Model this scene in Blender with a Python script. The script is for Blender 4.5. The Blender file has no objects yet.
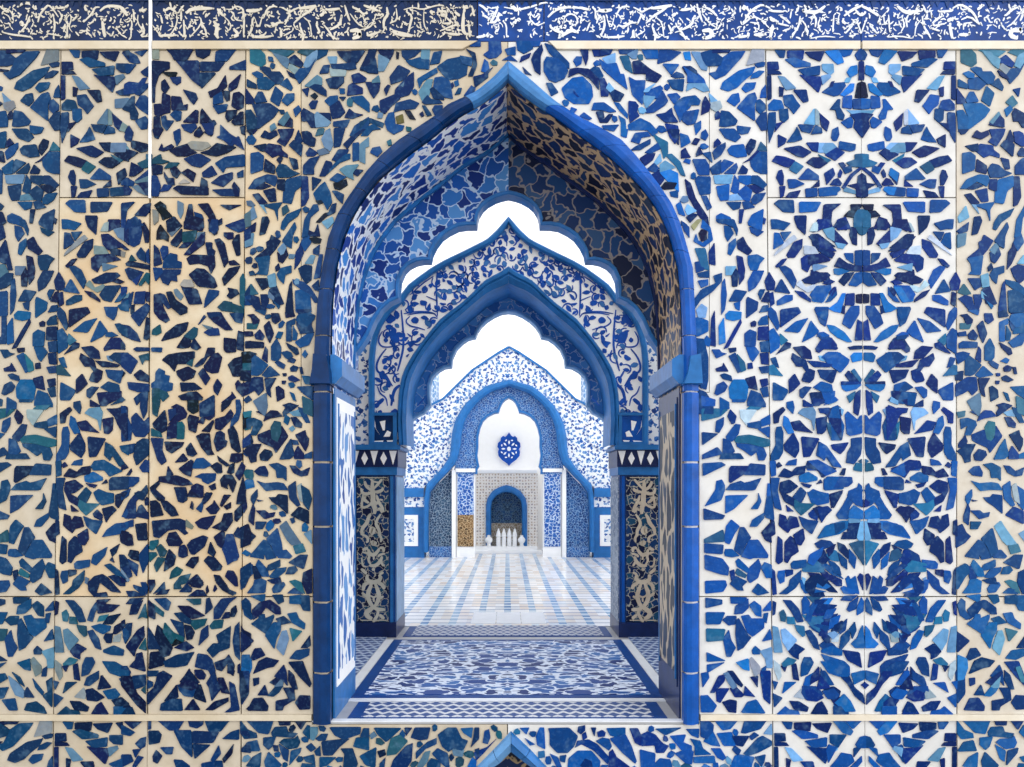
import bpy, bmesh, math, random
from mathutils import Vector
from mathutils.geometry import tessellate_polygon
random.seed(7)
C = bpy.context.scene.collection
TR = {}
_T='''
#a1 0 40
m 0 90 50 90 130 150 110 195 60 210 0 210
d 60 85 205 85 190 100 130 100 60 108
m 132 152 210 100 320 95 290 140 160 280 80 315 30 270 85 260 110 210
d 0 232 75 245 60 255 0 245
g 380 75 470 75 470 170 330 205 360 130
m 400 200 440 180 475 185 470 210 420 220
m 120 390 140 340 270 250 400 218 370 275 300 330 250 380 180 410
m 360 310 380 275 430 250 470 255 420 300
m 290 390 320 350 400 345 385 390 320 420
m 435 460 450 400 480 360 480 460
m 0 360 20 380 15 405 0 405
l 25 420 90 490 40 500
g 30 510 110 492 125 540 80 575 40 550
d 0 460 20 510 0 570
m 170 490 210 440 260 430 270 490 230 530
m 260 530 340 440 390 425 405 470 385 520 385 650 250 545
m 400 560 405 490 430 480 470 520 470 560 430 590
m 395 650 440 590 480 580 480 720 440 725
m 0 590 45 570 65 640 60 695 0 700
d 70 600 90 570 115 600 100 630 75 635
m 120 570 180 580 245 650 230 680 150 695 105 690
m 245 690 350 705 330 745 280 755 250 740
d 500 180 580 180 585 237 500 237
d 500 243 590 255 610 275 500 275
d 495 290 520 290 520 470 495 480
m 560 85 640 90 630 140 600 140
d 660 95 790 90 780 155 660 140
d 800 100 955 95 920 170 840 140
m 640 160 700 145 840 190 840 210 720 220
m 740 240 915 212 910 280 800 290
d 750 275 830 297 915 300 925 350 900 420
l 580 290 630 300 720 390 640 400
d 590 380 620 390 610 450 590 450
d 700 405 800 405 815 490 780 500
m 620 450 690 440 720 490 750 530 700 590 670 550 630 520
m 500 520 540 480 600 490 620 545 560 565 500 560
m 585 560 650 555 655 630 620 660 590 640
m 500 590 550 585 550 680 520 767 492 830 490 700
d 555 675 620 660 540 740
l 780 670 870 545 865 680
g 872 552 900 585 895 680 872 680
d 902 582 980 660 960 730 920 690
g 965 725 985 665 1020 690 1000 735
m 690 767 720 700 740 740 735 767
m 735 680 855 690 825 745 760 730
m 870 690 915 710 920 745 835 755
d 985 95 1035 90 1035 155
m 935 195 1035 195 1035 265 970 260 935 230
l 925 295 990 280 1000 300 935 360
m 930 420 1035 380 1035 445 960 440
l 925 480 1035 470 1035 540 925 545
#a2 0 130
m 100 -5 220 -5 250 30 270 60 230 95 150 65
m 0 40 50 15 50 100 40 145 0 145
d 55 140 60 100 85 75 110 108 90 125
m 45 180 80 140 145 107 145 140 110 200 60 235
d 0 175 25 175 40 260 0 240
m 165 160 195 130 290 120 315 210 240 220 180 195
d 315 130 350 75 390 90 380 140 335 200 315 175
t 400 165 430 100 470 140 475 165
d 275 265 330 240 400 170 410 175 345 240
m 345 250 400 180 430 178 430 350 380 330 350 290
m 435 178 475 180 475 350 435 350
m 20 310 110 240 100 350 40 355
m 110 270 135 240 210 265 110 350
m 130 350 230 270 240 300 220 350
d 245 350 280 285 320 320 310 350
l 50 370 200 362 180 430 60 430
m 190 470 215 362 250 420 240 500 220 510 185 490
m 250 370 345 370 345 430 310 440 250 412
m 355 370 400 370 470 440 440 470 380 435 352 430
d 315 447 400 442 450 478 390 510 350 480
m 70 455 170 440 160 560 100 565 80 520
l 165 530 230 512 280 560 165 565
m 240 500 300 450 350 490 330 570 280 558
m 345 560 370 520 460 505 430 560 380 595 350 590
m 145 580 260 580 250 625 200 640
m 275 580 320 570 370 620 290 635
d 250 640 280 640 260 745 245 745
m 65 690 100 670 170 700 215 767 110 750 65 730
m 315 740 350 680 440 635 420 800 385 795 320 760
d 440 705 455 715 445 750 438 745
m 0 290 20 330 15 510 0 510
m 0 545 30 610 10 640 0 640
d 0 650 20 660 50 740 20 760 0 767
d 570 40 635 75 620 110 570 140
m 640 100 700 20 730 0 760 75 700 95
d 612 150 740 130 830 180 770 220 720 210
d 795 105 890 105 880 175 840 165
l 895 110 1010 110 1010 178 890 180
d 910 195 1030 180 1030 250 985 240
t 890 192 985 245 960 260 900 210
d 520 250 550 210 620 220 695 250 650 300 610 290
t 660 308 700 255 765 295 710 350 660 320
d 795 260 840 225 900 225 960 265 900 305 860 300
m 730 390 800 310 885 370 885 400 740 395
d 550 380 570 330 590 325 605 370 600 440 580 440
d 575 455 615 455 600 530 580 540
m 640 400 700 400 770 435 690 465 650 465
d 620 540 650 505 740 485 710 540
d 820 460 890 405 890 450
m 780 475 870 470 870 530 785 535
m 885 470 1030 455 1030 520 890 530
d 935 350 1000 310 1015 360 950 440
d 970 440 1000 400 1030 390 1030 440
m 530 590 560 565 680 565 685 660 600 655
m 730 580 900 580 860 650 730 660
d 690 690 780 690 770 840 710 780 690 720
#a3 0 220
d 0 -40 20 30 45 140 0 190
m 65 0 200 0 230 80 220 130 200 60 130 30 75 20
m 125 50 170 60 195 110 150 170 130 130
m 150 270 160 190 210 150 215 200 170 280
d 10 230 50 160 100 400 75 400 60 350 30 350 0 300
d 225 170 270 140 300 200 340 250 310 280 230 230
m 310 290 380 280 435 310 400 350 380 400 330 400 310 350
m 305 490 350 410 430 410 400 480 360 540 310 570
d 220 290 260 300 280 400 270 470 235 520 230 400
l 130 375 210 375 170 440 130 440
d 175 450 210 390 225 420 215 530 180 530
m 0 520 60 430 105 430 100 500 50 540 0 570
l 0 360 40 360 70 420 30 470 0 500
m 90 600 100 500 120 470 130 600 110 720 80 760
m 150 650 200 560 290 575 240 650
m 190 670 235 655 230 720 205 710
m 290 640 300 620 380 660 370 720 285 785
m 385 590 400 560 435 560 400 640
d 410 650 450 580 470 575 465 660
m 390 740 420 690 460 685 455 730
d 440 490 475 420 520 500 510 560 455 560
d 475 590 500 580 510 670 480 690
m 465 710 480 700 520 740 545 850 530 880 465 770
m 0 585 60 570 60 767 0 767
m 500 0 545 0 650 30 600 80 550 70 505 70
m 325 60 385 82 435 97 390 130 340 100
m 525 105 560 110 595 185 515 235
m 575 102 660 95 602 165
g 620 168 680 125 700 150 510 290 530 265
d 620 280 680 180 745 155 740 220 680 300 630 300
d 530 370 580 320 620 310 580 360 540 380
m 560 380 600 370 650 400 690 490 670 550 640 500
d 870 90 870 0 960 0 960 60 910 70
g 810 90 840 30 870 20 865 90
l 915 80 1000 60 998 170 950 140
d 1002 70 1030 60 1030 200 1002 170
d 815 120 870 115 1010 220 960 220 870 240 830 200
d 870 225 960 240 1000 270 990 290 900 275
g 760 210 840 220 870 270 760 275
d 735 310 770 285 900 275 970 320 850 340 800 370 780 415 740 390
l 825 350 950 375 830 410
d 740 480 850 425 940 425 960 445 900 490 820 510 760 505
d 905 495 950 475 995 495 960 510
g 690 520 720 490 760 550 830 520 850 545 780 580
d 675 560 740 580 800 640 800 655 720 610
m 800 600 850 530 970 525 890 655 830 640
m 920 660 1010 530 1010 600 960 650
m 945 690 1030 640 1030 730 970 720
m 515 570 570 475 640 590
m 535 650 600 605 655 605 655 640 570 675 535 680
m 840 700 940 700 930 760 910 800 860 767
#a4 0 310
m 20 0 50 0 50 270 0 270 0 230 20 220
b 65 130 110 60 110 260 65 275
b 120 40 150 10 245 20 240 70 180 85 125 70
d 180 170 245 70 245 100 190 200 130 300 100 310
d 320 105 345 90 360 100 355 130 325 130
m 380 100 410 60 450 45 455 115 385 120
d 375 240 380 140 455 135 455 240
m 390 260 455 250 455 335 400 335
d 390 350 450 345 450 435 400 430
m 270 190 310 160 360 180 350 290 270 290
m 280 300 350 300 380 340 330 410 310 390
d 290 430 320 425 325 465 290 470
m 380 460 450 450 450 500 400 505
d 140 310 195 305 195 330 150 340
m 5 320 60 320 80 345 125 355 40 385
m 140 370 190 345 228 490 210 500 190 460
t 205 345 260 420 270 480 235 495
d 35 470 90 450 95 425 130 490 40 490
m 70 520 100 510 150 530 160 570 90 550
m 20 670 40 600 90 575 120 610 100 650 40 680
b 135 620 170 560 260 560 285 620 270 720 180 735 140 700
d 270 550 340 530 360 640 290 620
d 385 560 440 550 445 600 400 615
m 385 630 440 615 445 690 410 695
m 280 730 310 645 380 670 420 750 420 775 280 765
m 50 850 60 700 130 740 130 790 80 790
m 0 690 20 720 15 767 0 767
m 465 170 500 150 545 220 540 300 470 350
t 552 190 610 245 560 280 548 250
d 510 355 600 260 635 270 630 300 540 340
m 475 390 510 380 535 460 500 450
t 460 450 490 440 570 530 460 515
d 560 0 700 -20 720 20 650 70 555 140
m 585 170 680 95 780 65 700 180
m 725 260 800 85 860 170 820 210
m 855 185 900 180 945 205 900 215 850 210
m 925 115 960 110 1020 150 1025 220 960 180
d 835 310 890 225 960 225 1000 280 1000 315 900 310 840 325
d 655 300 740 290 790 330 800 390 730 385 690 340
d 640 390 650 350 700 380 750 402 770 470 760 500 725 450 680 450
d 720 560 740 510 780 473 820 490 810 550 780 580 730 570
d 760 400 850 415 960 440 940 455 820 455
l 860 370 895 370 905 410 870 400
m 880 380 920 345 1030 345 1030 480 960 430
m 850 480 990 490 960 585 870 540
d 615 560 660 515 700 590 650 640 615 665
m 485 690 490 580 600 640 600 660 560 720 490 720
m 700 640 740 615 790 620 720 705 700 690
m 810 620 870 575 950 600 960 650 880 655
d 780 665 970 650 970 700 830 767 800 750
m 880 760 980 700 1000 720 960 740
#a5 0 400
d 725 0 790 40 800 55 725 50
d 805 -10 900 0 850 45 805 45
m 595 20 640 10 650 60 640 110 595 60
m 160 0 260 0 255 15 160 15
t 265 70 300 50 280 42 420 42 370 75
d 485 110 560 60 575 80 530 130 520 180 490 185
t 0 75 40 70 120 80 60 130 0 165
m 20 250 30 170 85 140 80 200 45 260
d 120 130 140 80 185 130 170 185 150 190
g 220 80 350 80 300 150 270 200 225 140
m 275 190 380 170 380 230 280 215
m 385 160 455 120 455 190 390 210
m 360 235 450 215 445 300 410 270
m 105 290 180 195 215 200 200 270 150 330 110 320
m 0 260 40 270 0 360
t 170 320 200 290 290 280 450 320 445 365 400 375 280 345 180 338
m 185 350 280 355 400 385 420 440 400 480 360 480 345 410 300 445 240 400 190 370
m 75 420 80 310 130 330 165 410 140 435 80 428
m 0 440 30 380 70 430 0 470
m 50 470 60 432 210 430 240 470
m 0 510 60 500 90 520 0 605
d 120 650 125 550 140 530 270 530 240 590 130 660
m 240 597 290 510 410 520 405 600
m 90 720 130 675 210 650 240 665 290 655 375 625 320 720
m 20 650 60 640 80 680 80 720 50 800 0 850 10 720
m 420 767 430 670 440 670 445 767
b 560 200 570 130 600 150 640 260 600 270
d 625 180 690 165 740 220 800 270 650 240
l 685 105 720 70 800 60 820 100 800 250 790 160
d 825 155 905 140 900 240 870 270 840 265
d 855 70 940 70 1000 50 1020 60 1020 330 950 200 920 130
m 500 260 510 220 540 215 555 260 550 420 520 470 460 490 460 440 500 360
d 565 360 640 265 680 350 680 410 650 460 570 400
d 705 295 845 310 770 450 720 455
m 840 440 850 340 900 370 950 440 1020 540 960 530 900 440 880 480
m 965 370 1030 360 1030 440 980 410
m 575 520 600 490 660 475 655 520
m 735 530 760 490 830 480 900 520 980 570 880 610 840 560 750 560
d 515 610 560 550 620 580 660 540 728 530 720 590 640 600 600 620
d 500 520 520 500 540 525 510 540
b 680 610 750 577 820 620 820 640 730 660 685 650
d 690 658 775 680 760 700 720 690
m 450 492 490 492 490 600 460 610
m 455 625 520 625 500 720 530 880 480 860 455 720
d 520 720 530 660 600 640 665 690 600 740 560 750 630 790 630 850 560 810
m 880 640 900 620 1030 615 1030 710 880 720
m 625 780 690 700 730 740 720 765 690 820
m 755 740 790 715 850 740 910 750 910 820 820 840 780 800
d 810 670 850 640 860 660
d 930 760 1000 740 1020 740 950 860 930 840
#a6 0 490
m 85 185 90 50 120 45 270 40 150 150
m 0 150 75 205 60 230 0 235
m 290 150 350 80 355 20 370 90 340 150
m 395 190 430 0 455 0 470 240 410 220
t 630 130 640 80 690 108 800 110 750 150 690 200 650 160
d 570 120 630 170 580 170
d 510 280 520 195 560 210 575 250 600 210 650 220 670 290 600 310 580 340 540 310
d 480 570 500 370 530 400 530 570 500 590
d 550 570 555 420 600 370 640 400 660 490 600 530 570 580
d 625 360 700 310 710 390 680 440 645 430
m 670 210 740 240 820 250 770 350 700 290
d 750 190 780 160 820 200 815 240 760 215
d 820 150 900 130 930 160 880 210 850 260
m 820 375 860 320 930 270 1030 260 1030 300 960 350
m 980 210 1020 150 1030 230
d 965 350 1000 330 1030 340 1030 430 970 410
m 280 290 300 240 390 185 390 220 330 290
d 370 340 440 260 445 420 400 400
d 450 240 470 250 475 350 445 370
m 75 380 90 290 130 240 190 290 150 350 110 430 80 420
t 0 395 60 320 75 380 70 410 0 420
m 150 480 200 300 230 300 280 380 240 430 200 520
m 205 530 270 402 340 400 415 520 410 540 300 540 270 550
m 0 430 60 440 50 510 0 500
m 70 500 80 475 130 475 185 525 130 535 75 525
m 0 520 50 550 100 620 90 680 30 670 0 630
m 160 570 180 550 260 630 250 660 170 610
m 250 680 270 620 340 555 360 610 330 700 270 740 250 720
m 362 620 390 580 440 600 440 700 400 700
t 155 660 170 630 240 680 230 700 170 680
m 155 690 240 732 200 770 210 800 170 800 110 750
d 110 650 140 640 145 700 120 720
m 0 730 70 725 80 760 50 810 0 825
m 735 580 750 520 860 455 840 520 770 600
m 600 590 620 570 720 560 715 610 640 630 605 625
d 885 480 965 430 930 500 900 530
d 885 560 900 540 915 585
d 960 520 990 520 1030 570 1030 680 970 630
m 840 600 880 590 960 650 1020 720 920 670
d 870 690 920 680 1000 720 1000 765 960 765
d 710 740 760 690 820 675 860 700 970 820 900 810 800 730 780 790 770 830 850 820 860 850 760 850 715 800
m 490 690 500 650 545 645 540 730 510 745
d 555 640 610 640 610 670 560 690
m 500 830 580 770 590 720 680 640 670 720 630 780 560 830
l 690 700 710 710 700 750 685 740
d 445 620 465 650 475 830 450 835
#a7 0 580
m 285 90 330 30 370 60 415 100 330 120
m 0 145 40 160 40 190 0 220
m 110 140 240 140 200 185 115 185
m 140 270 150 210 250 150 250 220 200 265
m 260 200 300 170 350 210 350 290 310 280
m 370 240 430 165 430 240 370 245
d 450 170 470 180 460 270 445 280
m 0 260 60 260 20 350 0 350
m 45 320 80 290 150 290 150 350 90 360
m 155 320 170 310 240 440 265 460 200 540 160 560 145 430
m 195 290 250 280 270 310 370 310 370 380 280 450 240 420
g 300 310 315 400 300 400
m 375 270 405 265 390 340 370 330
t 0 390 60 395 40 480 0 490
m 45 470 90 400 105 480 140 540 100 610 70 610
m 355 490 420 390 430 470
m 530 160 590 165 650 230 685 330 640 335 600 260
m 705 320 730 240 770 180 800 190 760 260 740 330
d 780 160 890 155 840 190 960 200 900 250 790 265
t 785 330 800 290 870 275 840 320
d 825 350 870 290 975 270 900 350
d 910 430 920 370 1000 325 990 390 930 430
m 735 370 800 352 885 370 880 400 830 430 770 400
t 500 260 530 240 550 280 540 330 510 325
t 560 295 610 300 620 350 560 345
t 620 360 690 370 695 440 680 450 640 410
m 705 410 740 400 790 470 810 555 770 540 730 470
d 835 460 850 430 900 430 890 500 860 500
g 910 490 920 450 970 430 960 490
m 985 400 1030 350 1030 460 1000 500
l 445 370 480 380 505 520 510 575 450 575
l 510 400 540 390 630 480 560 560 520 490
d 565 570 620 510 690 550 640 590 640 630 600 610
m 830 560 910 525 990 560 985 600 890 595 830 575
m 665 680 690 620 740 620 760 660 710 750 660 767
m 820 650 920 655 1030 720 1030 767 960 767 880 740
t 510 670 560 620 620 640 600 665 520 690
d 505 690 550 680 530 730
d 590 680 620 670 640 800 600 790
g 445 640 490 680 500 767 480 800 450 720
m 0 580 65 650 0 650
m 0 680 60 660 0 740
b 145 660 240 630 245 720 200 710
l 340 570 430 540 430 700 390 700 380 630
m 275 560 300 530 335 560 330 590 280 590
g 250 640 270 620 330 690 330 740 290 767
m 340 767 350 710 380 690 370 767
#a8 0 671
m 0 30 40 20 60 60 0 120
l 70 30 150 100 200 170 190 210 130 190 90 110
m 100 0 160 50 200 130 160 90
m 0 140 70 130 30 215 0 220
m 200 170 220 130 275 210 210 205
m 20 230 120 220 140 310 80 310
m 200 310 220 260 290 245 350 290 375 340
m 265 50 350 170 345 190 290 130
m 375 80 420 50 420 290 350 200 370 180 390 170
m 435 80 470 90 440 150
m 435 180 505 215 440 290
m 500 180 530 90 625 90
m 680 110 700 50 790 0 790 60 720 115
d 785 145 815 30 890 130
d 690 150 740 140 835 210 780 240 700 230
g 600 205 670 135 690 180 680 220
m 830 160 920 140 960 190 930 220 870 220
d 900 230 970 210 1030 260 1030 275 930 275
m 915 283 1030 283 1030 345 915 345
d 565 240 640 245 710 290 700 320 600 305
d 735 340 780 270 810 250 870 345
m 460 345 530 285 560 310 630 320 640 345
m 960 60 1030 50 1030 160 990 110
#b1 122 40
m 5 105 50 95 120 130 145 185 110 190 60 175
m 100 95 210 85 160 130 110 100
m 30 200 115 200 60 265 40 270
m 155 260 215 215 215 295 180 285
m 25 360 60 340 140 350 170 310 200 305 170 370 110 425 20 440
m 110 435 190 355 215 355 200 390 140 445
m 10 555 80 460 100 455 100 530 130 590 120 640 75 635 70 580
m 110 520 150 450 190 450 225 480 225 610 140 550
m 110 650 190 615 210 640 200 710 155 715
m 25 740 60 690 90 760 60 800
g 250 90 295 75 295 155 250 150
d 350 70 570 80 515 170 420 160 400 120
d 592 70 710 70 700 120 650 150 600 130
m 755 100 840 70 920 70 840 170 750 175
m 435 170 618 170 622 370 560 320 490 230
m 632 180 825 180 770 250 632 250
m 628 268 755 268 640 385 628 370
d 245 170 380 180 380 230 330 250 280 300 250 320
k 320 255 440 265 430 290 370 290
m 390 305 470 300 470 340 440 360 410 340
d 250 320 310 265 265 370 260 500 250 500
d 320 340 345 320 380 380 345 430 320 400
d 330 430 385 450 385 580 340 590 320 540
d 400 455 470 460 490 530 525 520 520 560 400 560
m 490 400 590 430 605 470 575 515 550 490
d 260 520 310 515 330 560 340 590 300 610 265 600
m 390 600 420 570 475 575 470 640 440 650
d 260 620 300 615 310 690 330 720 300 770 260 760
m 320 620 350 610 360 650 415 650 360 725 330 690
m 415 740 465 715 470 800 440 850
d 490 660 590 565 610 570 605 665
d 635 575 645 555 720 650 630 670
m 475 680 590 675 600 700 555 745 500 720
m 640 675 740 670 725 760 690 760
d 580 750 625 695 650 750 620 780 585 770
d 680 655 740 645 755 670 740 685
m 790 680 870 760 920 790 880 860 790 780
m 865 220 990 165 990 240 865 235
d 770 390 835 280 840 370 800 410 740 450 710 460 695 420
d 860 360 960 275 920 380 870 410 855 400
m 735 460 800 420 810 500 735 520
d 810 410 860 415 860 480 840 490 815 450
m 730 530 845 520 830 570 770 590
d 895 430 940 420 975 450 970 540 930 560 880 530
d 840 570 920 565 910 610 850 655 830 620
d 880 660 950 580 970 580 970 680 900 680
d 950 700 985 690 985 760 960 750
#b2 122 130
m 25 60 40 10 60 -30 90 20 75 90 35 85
d 80 90 140 100 210 120 200 170 150 180 80 140
l 0 120 40 130 70 170 0 160
d 0 160 70 165 130 185 50 240 0 230
d 80 265 130 290 170 320 100 370 65 370 70 330
t 130 270 200 240 200 200 240 200 240 290 160 310
m 110 410 230 310 230 360 120 430
m 0 420 40 385 100 420 90 450 0 440
m 0 460 40 450 80 480 60 520 0 520
d 130 430 225 420 225 530 200 520 160 460
l 85 455 130 445 200 500 190 520 130 495
l 100 420 225 370 225 410 130 430
d 300 160 325 110 330 155 400 120 415 135 390 155 330 170
m 420 40 450 0 460 0 470 60 450 95 425 80
g 530 110 560 95 690 105 710 130 640 165 550 150
d 385 170 430 145 525 115 550 155 600 180 520 210 440 210
d 625 180 700 165 760 110 850 130 915 140 850 180 760 210 700 200
m 500 235 600 195 640 200 710 240 630 300 560 285
m 750 270 830 220 980 200 980 290 830 300 810 340
m 645 345 720 290 760 355 700 380 650 375
d 480 345 530 315 590 350 570 415 530 380
m 715 425 790 370 885 345 885 390 810 455
d 630 455 640 385 680 410 685 460
m 925 350 970 325 970 375 930 380
d 885 450 900 420 940 470 935 530 910 530
d 415 470 450 450 690 465 690 520 480 515
m 720 475 880 475 910 530 790 525
d 390 320 430 295 470 340 440 385 410 370
g 450 430 500 395 550 430
d 245 280 325 290 320 350 250 360
m 245 370 280 370 310 450 290 530 245 530
t 255 230 310 200 320 240 385 260 330 270 250 270
t 340 310 380 265 460 265 430 300
d 340 330 370 390 415 390 420 440 375 440 345 380
m 310 495 340 440 400 450 370 485
m 250 0 325 0 290 70 265 60
m 760 60 790 50 800 0 820 0 880 90 870 110
m 885 90 935 55 980 170 900 110
d 690 0 720 0 715 50 660 20
d 580 40 620 0 650 20 610 50
d 105 685 180 600 230 590 220 650 190 690
m 45 740 110 695 150 740 180 767 50 767
m 0 590 110 580 40 640 20 767 0 767
k 265 605 310 575 350 605 355 640 400 690 330 720 310 670 290 650
d 360 730 420 695 480 767 450 800 370 820
l 450 570 490 590 490 660 470 710 450 660
d 500 760 540 600 560 600 570 700 590 690 650 700 655 780 640 810 500 790
m 580 660 640 680 650 710 590 690
d 610 595 690 590 740 680 770 767 760 830 740 840 700 800 700 700
d 770 730 800 710 800 750 780 760
d 785 595 965 605 860 640 820 620
m 830 765 975 715 985 767 985 800 935 820 870 790
l 985 680 1030 650 1030 767 990 780
g 250 640 290 650 290 730 260 760
#b3 122 220
m 30 100 50 0 150 0 160 100 140 190 95 215 40 185
d 165 40 180 25 215 90 210 180 190 180
m 0 190 60 240 30 240 0 220
g 0 255 25 260 20 295 0 290
m 0 540 40 540 35 580 0 610
m 0 0 30 0 30 65 0 60
m 120 275 155 225 190 270 190 340 140 310
m 200 260 220 230 220 350 205 340
t 65 310 80 285 115 325 65 330
d 35 350 60 330 220 365 220 395 130 380 40 365
m 30 400 60 385 175 420 90 490 60 470
m 90 490 175 425 120 520
t 140 520 200 425 220 430 215 515 190 480 155 525
k 285 90 310 40 375 130 370 170 330 150 280 155
m 260 200 290 230 320 350 260 370
m 310 240 330 210 365 215 370 270 330 320
m 340 320 390 270 440 280 440 330 475 340 475 385 330 385
m 340 400 470 400 465 430 435 440 440 490 390 480 370 520 330 500 310 450
m 255 385 320 390 330 420 270 490
d 395 180 480 70 490 150 440 215 400 200
l 375 100 480 60 400 130
t 490 100 600 90 580 170 490 180
d 455 225 500 185 580 175 520 220
d 500 280 580 180 650 110 665 100 660 190 540 280
l 610 105 665 100 600 160
d 675 185 720 185 720 230 745 250 735 290 690 280
d 520 310 560 280 740 290 745 370 715 430 695 370 620 345 540 355
d 540 440 600 390 660 395 740 470 760 530 740 545 610 530
g 470 520 500 480 560 485 575 535 500 535
d 475 530 600 555 640 670 540 675
m 655 705 670 640 700 560 775 570 770 600
m 690 0 770 0 770 80 745 110 700 90 715 50
d 745 160 780 150 820 190 850 330 820 380 790 280
d 820 105 890 105 890 150 850 155 820 130
d 885 180 920 125 940 120 945 280 920 285
d 855 335 900 325 945 360 865 360
d 805 470 860 390 945 370 920 420 820 525
d 850 545 920 560 935 590 870 630 845 610 865 580
m 830 50 970 10 975 80 930 95
t 770 700 820 650 880 660 890 735 800 725
t 880 670 970 700 970 745 885 735
t 950 470 970 430 985 480 975 720 950 670
m 685 745 780 740 795 765 700 780
m 0 650 95 570 70 690 30 730 0 700
l 10 630 70 580 50 620
m 115 580 190 575 180 670 100 670
d 195 580 220 580 220 650 200 650
m 75 767 200 670 220 690 210 740 140 850
d 260 600 310 590 330 700 380 800 350 820 300 790 260 740
m 310 590 340 600 390 700 370 710 320 650
d 360 580 395 575 430 640 520 700 520 740 470 760 400 700
l 420 560 440 555 490 610 470 640 430 600
d 75 690 100 680 95 745 75 750
m 985 600 1030 520 1030 600
m 990 610 1030 600 1030 680 985 680
m 985 90 1030 80 1030 210 990 220
d 500 20 520 0 640 0 640 80 500 60
#b4 122 310
m 0 120 60 130 120 190 150 255 90 240 0 200
d 180 230 200 60 220 70 220 220 200 240
d 0 250 25 290 20 315 0 310
m 100 315 120 302 220 305 220 325 120 330
m 242 305 320 305 315 335 242 330
t 140 370 215 350 215 400 180 400 165 435
m 0 345 60 355 125 410 70 510 0 450
d 0 480 25 505 0 540
t 250 160 305 120 315 180 280 200 245 195
d 315 250 350 190 440 120 530 100 515 160 460 210
t 500 210 580 140 605 150 600 200 570 240 545 230
d 445 300 500 215 550 240 550 285 530 300 480 305
d 555 285 580 230 630 300 600 320 560 305
d 325 400 370 360 450 345 580 335 580 380 510 430 440 430 420 490 380 440
t 520 430 580 385 560 450
d 440 490 530 455 590 490 570 540 490 570 445 520
d 470 585 580 585 640 630 590 640 480 650
d 455 690 540 660 600 655 645 700 640 720 480 720
k 530 725 610 725 610 810 570 830 530 800
d 660 385 690 305 740 305 740 340 700 370
d 585 450 640 395 700 370 650 430 600 455
d 660 450 730 355 770 345 800 380 770 500 720 505 665 480
d 615 510 650 470 705 545 670 600
d 735 610 765 555 800 600 765 680 740 650
d 625 767 700 710 740 695 740 850 700 880 625 850
d 700 60 710 25 790 20 830 85 885 160 830 160 740 100
m 865 30 970 25 960 105 910 95
m 660 180 710 150 770 150 780 200 700 205
l 640 110 730 140 690 155
m 605 115 660 45 670 55 620 110
d 820 225 910 235 910 335 840 340 820 320
d 920 270 935 170 970 180 970 325 925 315
d 850 440 900 390 960 375 965 530 890 530 870 480
k 960 340 1030 335 1030 420 965 420
t 970 430 1030 425 1030 480 970 480
d 960 490 1030 490 1030 570 950 560
d 910 590 930 565 950 590 950 685 920 640
d 960 590 1030 575 1030 660 960 690
d 980 175 1030 175 1030 210 985 205
d 990 255 1030 250 1030 305 990 300
d 800 740 880 680 885 650 910 700 850 740 820 790
d 100 520 150 480 215 530 215 575 130 560
m 50 580 215 595 215 650 130 655 60 630
m 160 660 205 655 200 810 175 870 150 780
m 100 710 155 660 150 720 120 760
b 240 590 270 570 275 500 300 470 340 490 340 520 380 530 370 580 405 590 400 640 360 650 240 620
t 245 630 300 630 305 740 280 850 250 830
t 310 640 360 660 375 690 330 730 310 700
m 0 690 20 720 0 740
#b5 122 400
m 80 140 115 105 180 180 215 140 220 250 180 295 110 290 85 250
m 0 50 30 55 40 130 80 220 70 320 0 330
m 0 370 105 350 90 420 40 435
m 95 450 120 340 170 310 215 315 210 440 120 520
d 0 470 50 540 0 560
m 145 540 190 480 215 490 215 575 170 575
m 0 615 135 620 135 650 90 690 0 700
d 250 190 345 80 360 180 355 240 320 260 260 220
m 375 80 430 70 435 110 385 170
d 400 55 440 35 490 60 520 110 510 140 460 165 440 180 370 200 430 120 430 70
d 370 215 440 175 440 300 365 310
t 445 185 480 175 500 210 495 310 440 310
t 240 230 310 260 320 295 240 285
m 235 305 330 310 320 400 355 490 320 515 290 480
d 345 335 495 340 480 370 400 425 360 400
d 425 500 490 430 525 475 510 490
d 515 390 550 345 600 430 570 450 530 440
d 530 150 545 120 615 140 590 260 540 240
d 615 180 640 145 665 150 650 190
d 640 250 730 165 735 175 700 255
d 600 290 640 270 700 270 715 400 735 435 690 440 640 380
m 625 30 740 -40 740 110 690 130 630 130
d 750 155 830 130 870 80 890 110 870 160 790 240 750 230
d 740 330 760 260 790 250 820 270 820 320 840 330 830 370 765 410
d 850 240 890 210 920 260 950 410 930 420 880 380
b 915 0 940 0 955 60 930 160 860 230 880 160 920 100
d 800 40 830 10 880 0 860 40 800 95
d 365 580 375 525 410 595 360 610
d 300 615 440 605 530 640 565 675 480 685 300 650
d 230 700 295 650 300 670 265 710 300 770 350 830 290 800 235 730
d 460 550 555 480 570 490 550 610 500 590
b 570 520 600 470 650 465 715 520 660 545 570 545
m 580 610 640 590 750 590 745 640 690 670 650 650 640 625
d 715 530 760 500 795 520 800 580 765 585
d 765 440 790 470 860 520 840 530 780 490
d 865 490 880 430 960 430 960 480 920 500
d 845 580 870 520 900 505 895 580 870 590
d 790 640 820 600 880 600 915 660 890 740 870 700 855 660 840 690 845 710 800 690
d 910 600 960 500 985 530 975 580 940 640
d 930 760 975 610 990 700 985 830 920 830
d 420 700 510 700 520 750 520 800 490 820 460 790
d 555 767 560 690 600 670 650 690 650 770 640 780 530 770
d 700 690 745 670 750 710 720 720
d 665 750 720 740 690 790 670 790
k 970 110 1010 110 990 240 975 230
t 985 110 1030 95 1030 230 990 240
m 970 320 1030 270 1030 350 970 380
m 975 430 1030 360 1030 440 1000 450
m 0 740 70 710 50 767 0 800
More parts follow.
